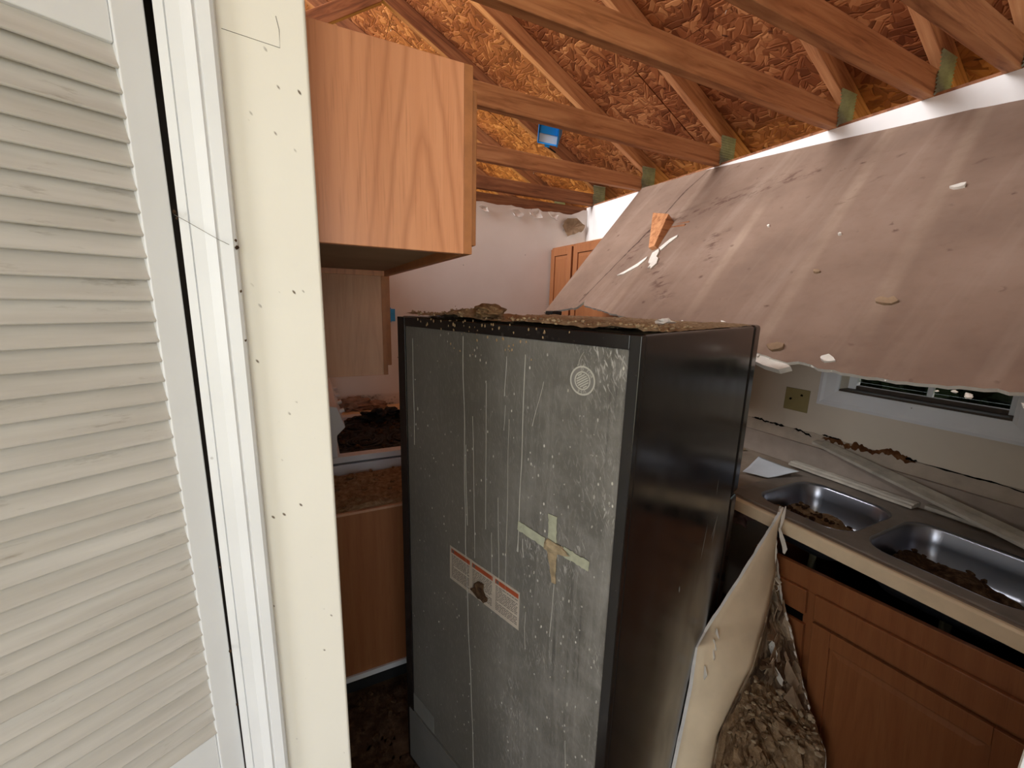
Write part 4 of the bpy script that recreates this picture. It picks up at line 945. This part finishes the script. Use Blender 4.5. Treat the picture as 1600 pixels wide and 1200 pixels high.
# blank cover plate
cp_ = root('cover_plate', 'square olive blank cover plate on the wall by the window', 'cover plate', (XR, 1.138, 1.23))
obj('plate', MB().box(XR-.0055, XR-.0005, 1.083, 1.194, 1.176, 1.285), OLIVE, cp_, bevel=.003)
for y, z in ((1.165, 1.232), (1.118, 1.255)): obj('mark', MB().blob((XR-.006, y, z), .0015, .006, .007, 1, .5, seed=int(y*1e3)), VOID, cp_)

# ================================================================== BROKEN BOARD LEANING ON THE COUNTER
Lf = [(1.475, .780, .968), (1.43, .775, .925), (1.36, .755, .904), (1.20, .722, .814), (1.04, .707, .684), (.975, .685, .668), (.955, .671, .549), (.90, .6525, .305), (.86, .63, .0)]
Cf = [(1.478, .782, .966), (1.445, .776, .888), (1.435, .765, .835), (1.385, .724, .769), (1.31, .687, .716), (1.23, .651, .671), (1.13, .612, .60), (1.02, .612, .42), (.955, .585, .0)]
Tf = [(1.480, .783, .965), (1.448, .775, .885), (1.45, .766, .80), (1.45, .720, .642), (1.445, .677, .560), (1.43, .612, .428), (1.42, .568, .349), (1.40, .498, .272), (1.36, .44, .0)]
def lerp_rows(R_, f):
    x = f*(len(R_)-1); i = min(int(x), len(R_)-2); return Vector(R_[i]).lerp(Vector(R_[i+1]), x-i)
lbd = root('leaning_board', 'broken cream wallboard piece leaning between refrigerator and sink cabinet', 'wallboard piece', (1.1, .6, 0))
def face(a, b):
    l, c = lerp_rows(Lf, b), lerp_rows(Cf, b); p = l.lerp(c, a); bul = math.sin(math.pi*a)*.018*min(1, 4*b)
    return p+Vector((-.3, -.8, .3))*bul
o = obj('board_face', MB().grid(8, 40, face), [plain('wallboard_cream', (232, 212, 182), .65, .25, var=.1, sc=7, bump=.1, spots=(18, .06, (120, 98, 76))), GYP], lbd, smooth=True, label='cream painted face'); q = o.modifiers.new('solid', 'SOLIDIFY'); q.thickness = .013; q.offset = 1; q.material_offset_rim = 1
def tornface(a, b):
    c, t_ = lerp_rows(Cf, b), lerp_rows(Tf, b); p = c.lerp(t_, a)
    k = math.sin(math.pi*min(1, a*1.02))*min(1, 3*b)
    sag = .05*k+.022*noise.noise(Vector((a*5, b*16, 3)))*k+.012*noise.noise(Vector((a*14, b*40, 5)))*k
    ed = .010*noise.noise(Vector((b*46, 1, 1))) if a > .99 else 0
    return p+Vector((.35, .75, -.25))*sag+Vector((0, -1, 0))*ed
def m_torn():
    t = NT('torn_inside', .95, .1); v = t.mapn()
    k = t.ramp(t.noise(v, 9, 3), [(.36, (104, 86, 70)), (.46, (150, 132, 110)), (.54, (178, 158, 134)), (.66, (134, 120, 104))], 'CONSTANT')
    k = t.mix(t.bw(t.noise(v, 22, 5), .58, .72), k, (74, 58, 46)); t.col(k); t.bump(t.noise(v, 40, 4), .8, .008); return t.m
TORN = m_torn()
o = obj('torn_inside', MB().grid(20, 60, tornface), TORN, lbd, label='grey brown torn inside of the board', solid=.004)
M_ = MB(); rows_ = []                                   # bright torn rim
for k in range(2):
    pass
n = 70; vs = []
for i in range(n+1):
    f = .16+.80*i/n; p = lerp_rows(Tf, f)+Vector((0, -.010*noise.noise(Vector((f*46, 1, 1))), 0)); w_ = .005+.005*abs(noise.noise(Vector((i*.5, 0, 2))))
    vs += [p+Vector((-.006, -w_, 0)), p+Vector((-.010, 0, .004)), p+Vector((-.006, w_*.6, 0)), p+Vector((.002, 0, -.003))]
M_.add(vs, [(4*i+j, 4*i+(j+1) % 4, 4*i+4+(j+1) % 4, 4*i+4+j) for i in range(n) for j in range(4)]); obj('torn_rim', M_, GYP, lbd, label='white torn plaster rim')
def ribbon(nm, pts, wd, mat, **k):
    M_ = MB(); vs = []
    for i, p in enumerate(pts): p = Vector(p); ww = wd*(1-.75*abs(2*i/(len(pts)-1)-1)); vs += [p+Vector((-.2, -.9, .1))*ww, p-Vector((-.2, -.9, .1))*ww]
    M_.add(vs, [(2*i, 2*i+1, 2*i+3, 2*i+2) for i in range(len(pts)-1)]); return obj(nm, M_, mat, lbd, solid=.002, **k)
M_ = MB(); n = 40; vs = []
for i in range(n+1):
    p = lerp_rows(Lf, .04+.9*i/n); ww = .011+.003*noise.noise(Vector((i*.7, 3, 3))); vs += [p, p+Vector((-.9, .44, 0))*ww]
M_.add(vs, [(2*i, 2*i+1, 2*i+3, 2*i+2) for i in range(n)]); obj('board_edge', M_, plain('board_edge', (226, 224, 222), .8, .2, var=.1, sc=30), lbd, label='pale cut edge')
for k in range(14):
    a, b = rnd.uniform(.18, .8), rnd.uniform(.36, .74); sz = rnd.uniform(.05, .10)
    p = tornface(a, b)+Vector((-.02, -.035, .02)); q = tornface(min(.97, a+sz*2.5), min(.95, b+rnd.uniform(-.03, .04)))+Vector((-.012, -.02, .0)); o_ = tornface(max(.03, a-.05), min(.95, b+sz*.7))+Vector((-.01, -.02, .0)); w_ = tornface(min(.97, a+sz*1.5), min(.95, b+sz*.8))+Vector((-.008, -.015, 0))
    obj('paper_fold', MB().add([p, q, w_, o_], [(0, 1, 2), (0, 2, 3)]), [PAPERL, TORN, PAPERBACK][k % 3], lbd, solid=.0015)
ribbon('paper_shred', [(1.44, .765, .905), (1.43, .745, .875), (1.435, .735, .845), (1.425, .73, .83)], .014, GYP); ribbon('paper_shred', [(1.425, .77, .90), (1.41, .755, .86), (1.405, .745, .81), (1.40, .74, .79)], .008, CREAM); ribbon('paper_shred', [(1.475, .775, .975), (1.46, .77, .94), (1.445, .765, .90)], .007, GYP)
for p, s in (((1.055, .70, .680), .016), ((1.03, .688, .662), .018), ((1.02, .680, .640), .012), ((.985, .674, .60), .014)):
    ribbon('paper_shred', [(p[0], p[1]-.012, p[2]+.02), (p[0]-.004, p[1]-.020, p[2]), (p[0], p[1]-.014, p[2]-.028)], s*.5, GYP)
# strips of torn paper lying on the torn inside
for k in range(16):
    a, b = rnd.uniform(.15, .85), rnd.uniform(.35, .72); pts = []
    da, db = rnd.uniform(-.25, .25), rnd.uniform(.02, .06)
    for j in range(5): q = tornface(min(.98, max(.02, a+da*j/4)), b+db*j/4)+Vector((-.02, -.03, .02))*(.6+.3*rnd.random()); pts.append(q)
    ribbon('paper_shred', pts, rnd.uniform(.008, .022), [PAPERBACK, CREAM, TORN][k % 3])
heapM = MB()                                            # debris pile in the hollow
def pile(a, b):
    f = .76+.24*b; p = tornface(a, f); h = .055*math.sin(math.pi*min(1, max(0, a)))*min(1, b*3)
    nz = .5+.9*noise.noise(Vector((a*9, b*9, 4)))+.5*noise.noise(Vector((a*24, b*24, 4)))
    return p+Vector((-.35, -.75, .5))*(h*nz+.004)
heapM.grid(34, 40, pile)
for k in range(170):
    a, b = rnd.random()*.9+.05, rnd.random()**1.2*.8; q = pile(a, b); s = rnd.uniform(.003, .012)
    heapM.blob(q+Vector((-.004, -.008, .004)), s, s*rnd.uniform(.4, 1), s*rnd.uniform(.3, .7), 1, .4, seed=k, mi=1 if rnd.random() < .35 else 2, rot=rnd.random()*6)
tag(obj('debris_pile', heapM, [DIRT, plain('crumb_pale', (172, 154, 128), .95, .1, var=.3, sc=30), DIRT]), 'heap of crumbled plaster and dirt at the foot of the leaning board', 'debris', kind='stuff')
heap('floor_debris', lambda x, y: .006+.03*N(x, y, 5, 9)+.012*N(x, y, 22, 9), -.05, .50, .74, 1.58, 0.0, m_dirt('floor_dirt', ((46, 34, 26), (78, 60, 46), (112, 92, 74)), 24), 'dark dirt and debris on the floor left of the refrigerator', 'debris', nx=40, ny=50, clods=120, cs=(.005, .02), clodmat=DIRTD)
heap('floor_debris', lambda x, y: .01+.04*N(x, y, 4, 19)+.012*N(x, y, 22, 9)-.2*max(0, .15-y), .95, 1.50, .08, .60, 0.0, DIRTD, 'dark dirt and debris on the floor before the sink cabinet', 'debris', nx=40, ny=40, clods=120, cs=(.005, .02), clodmat=CLOD)
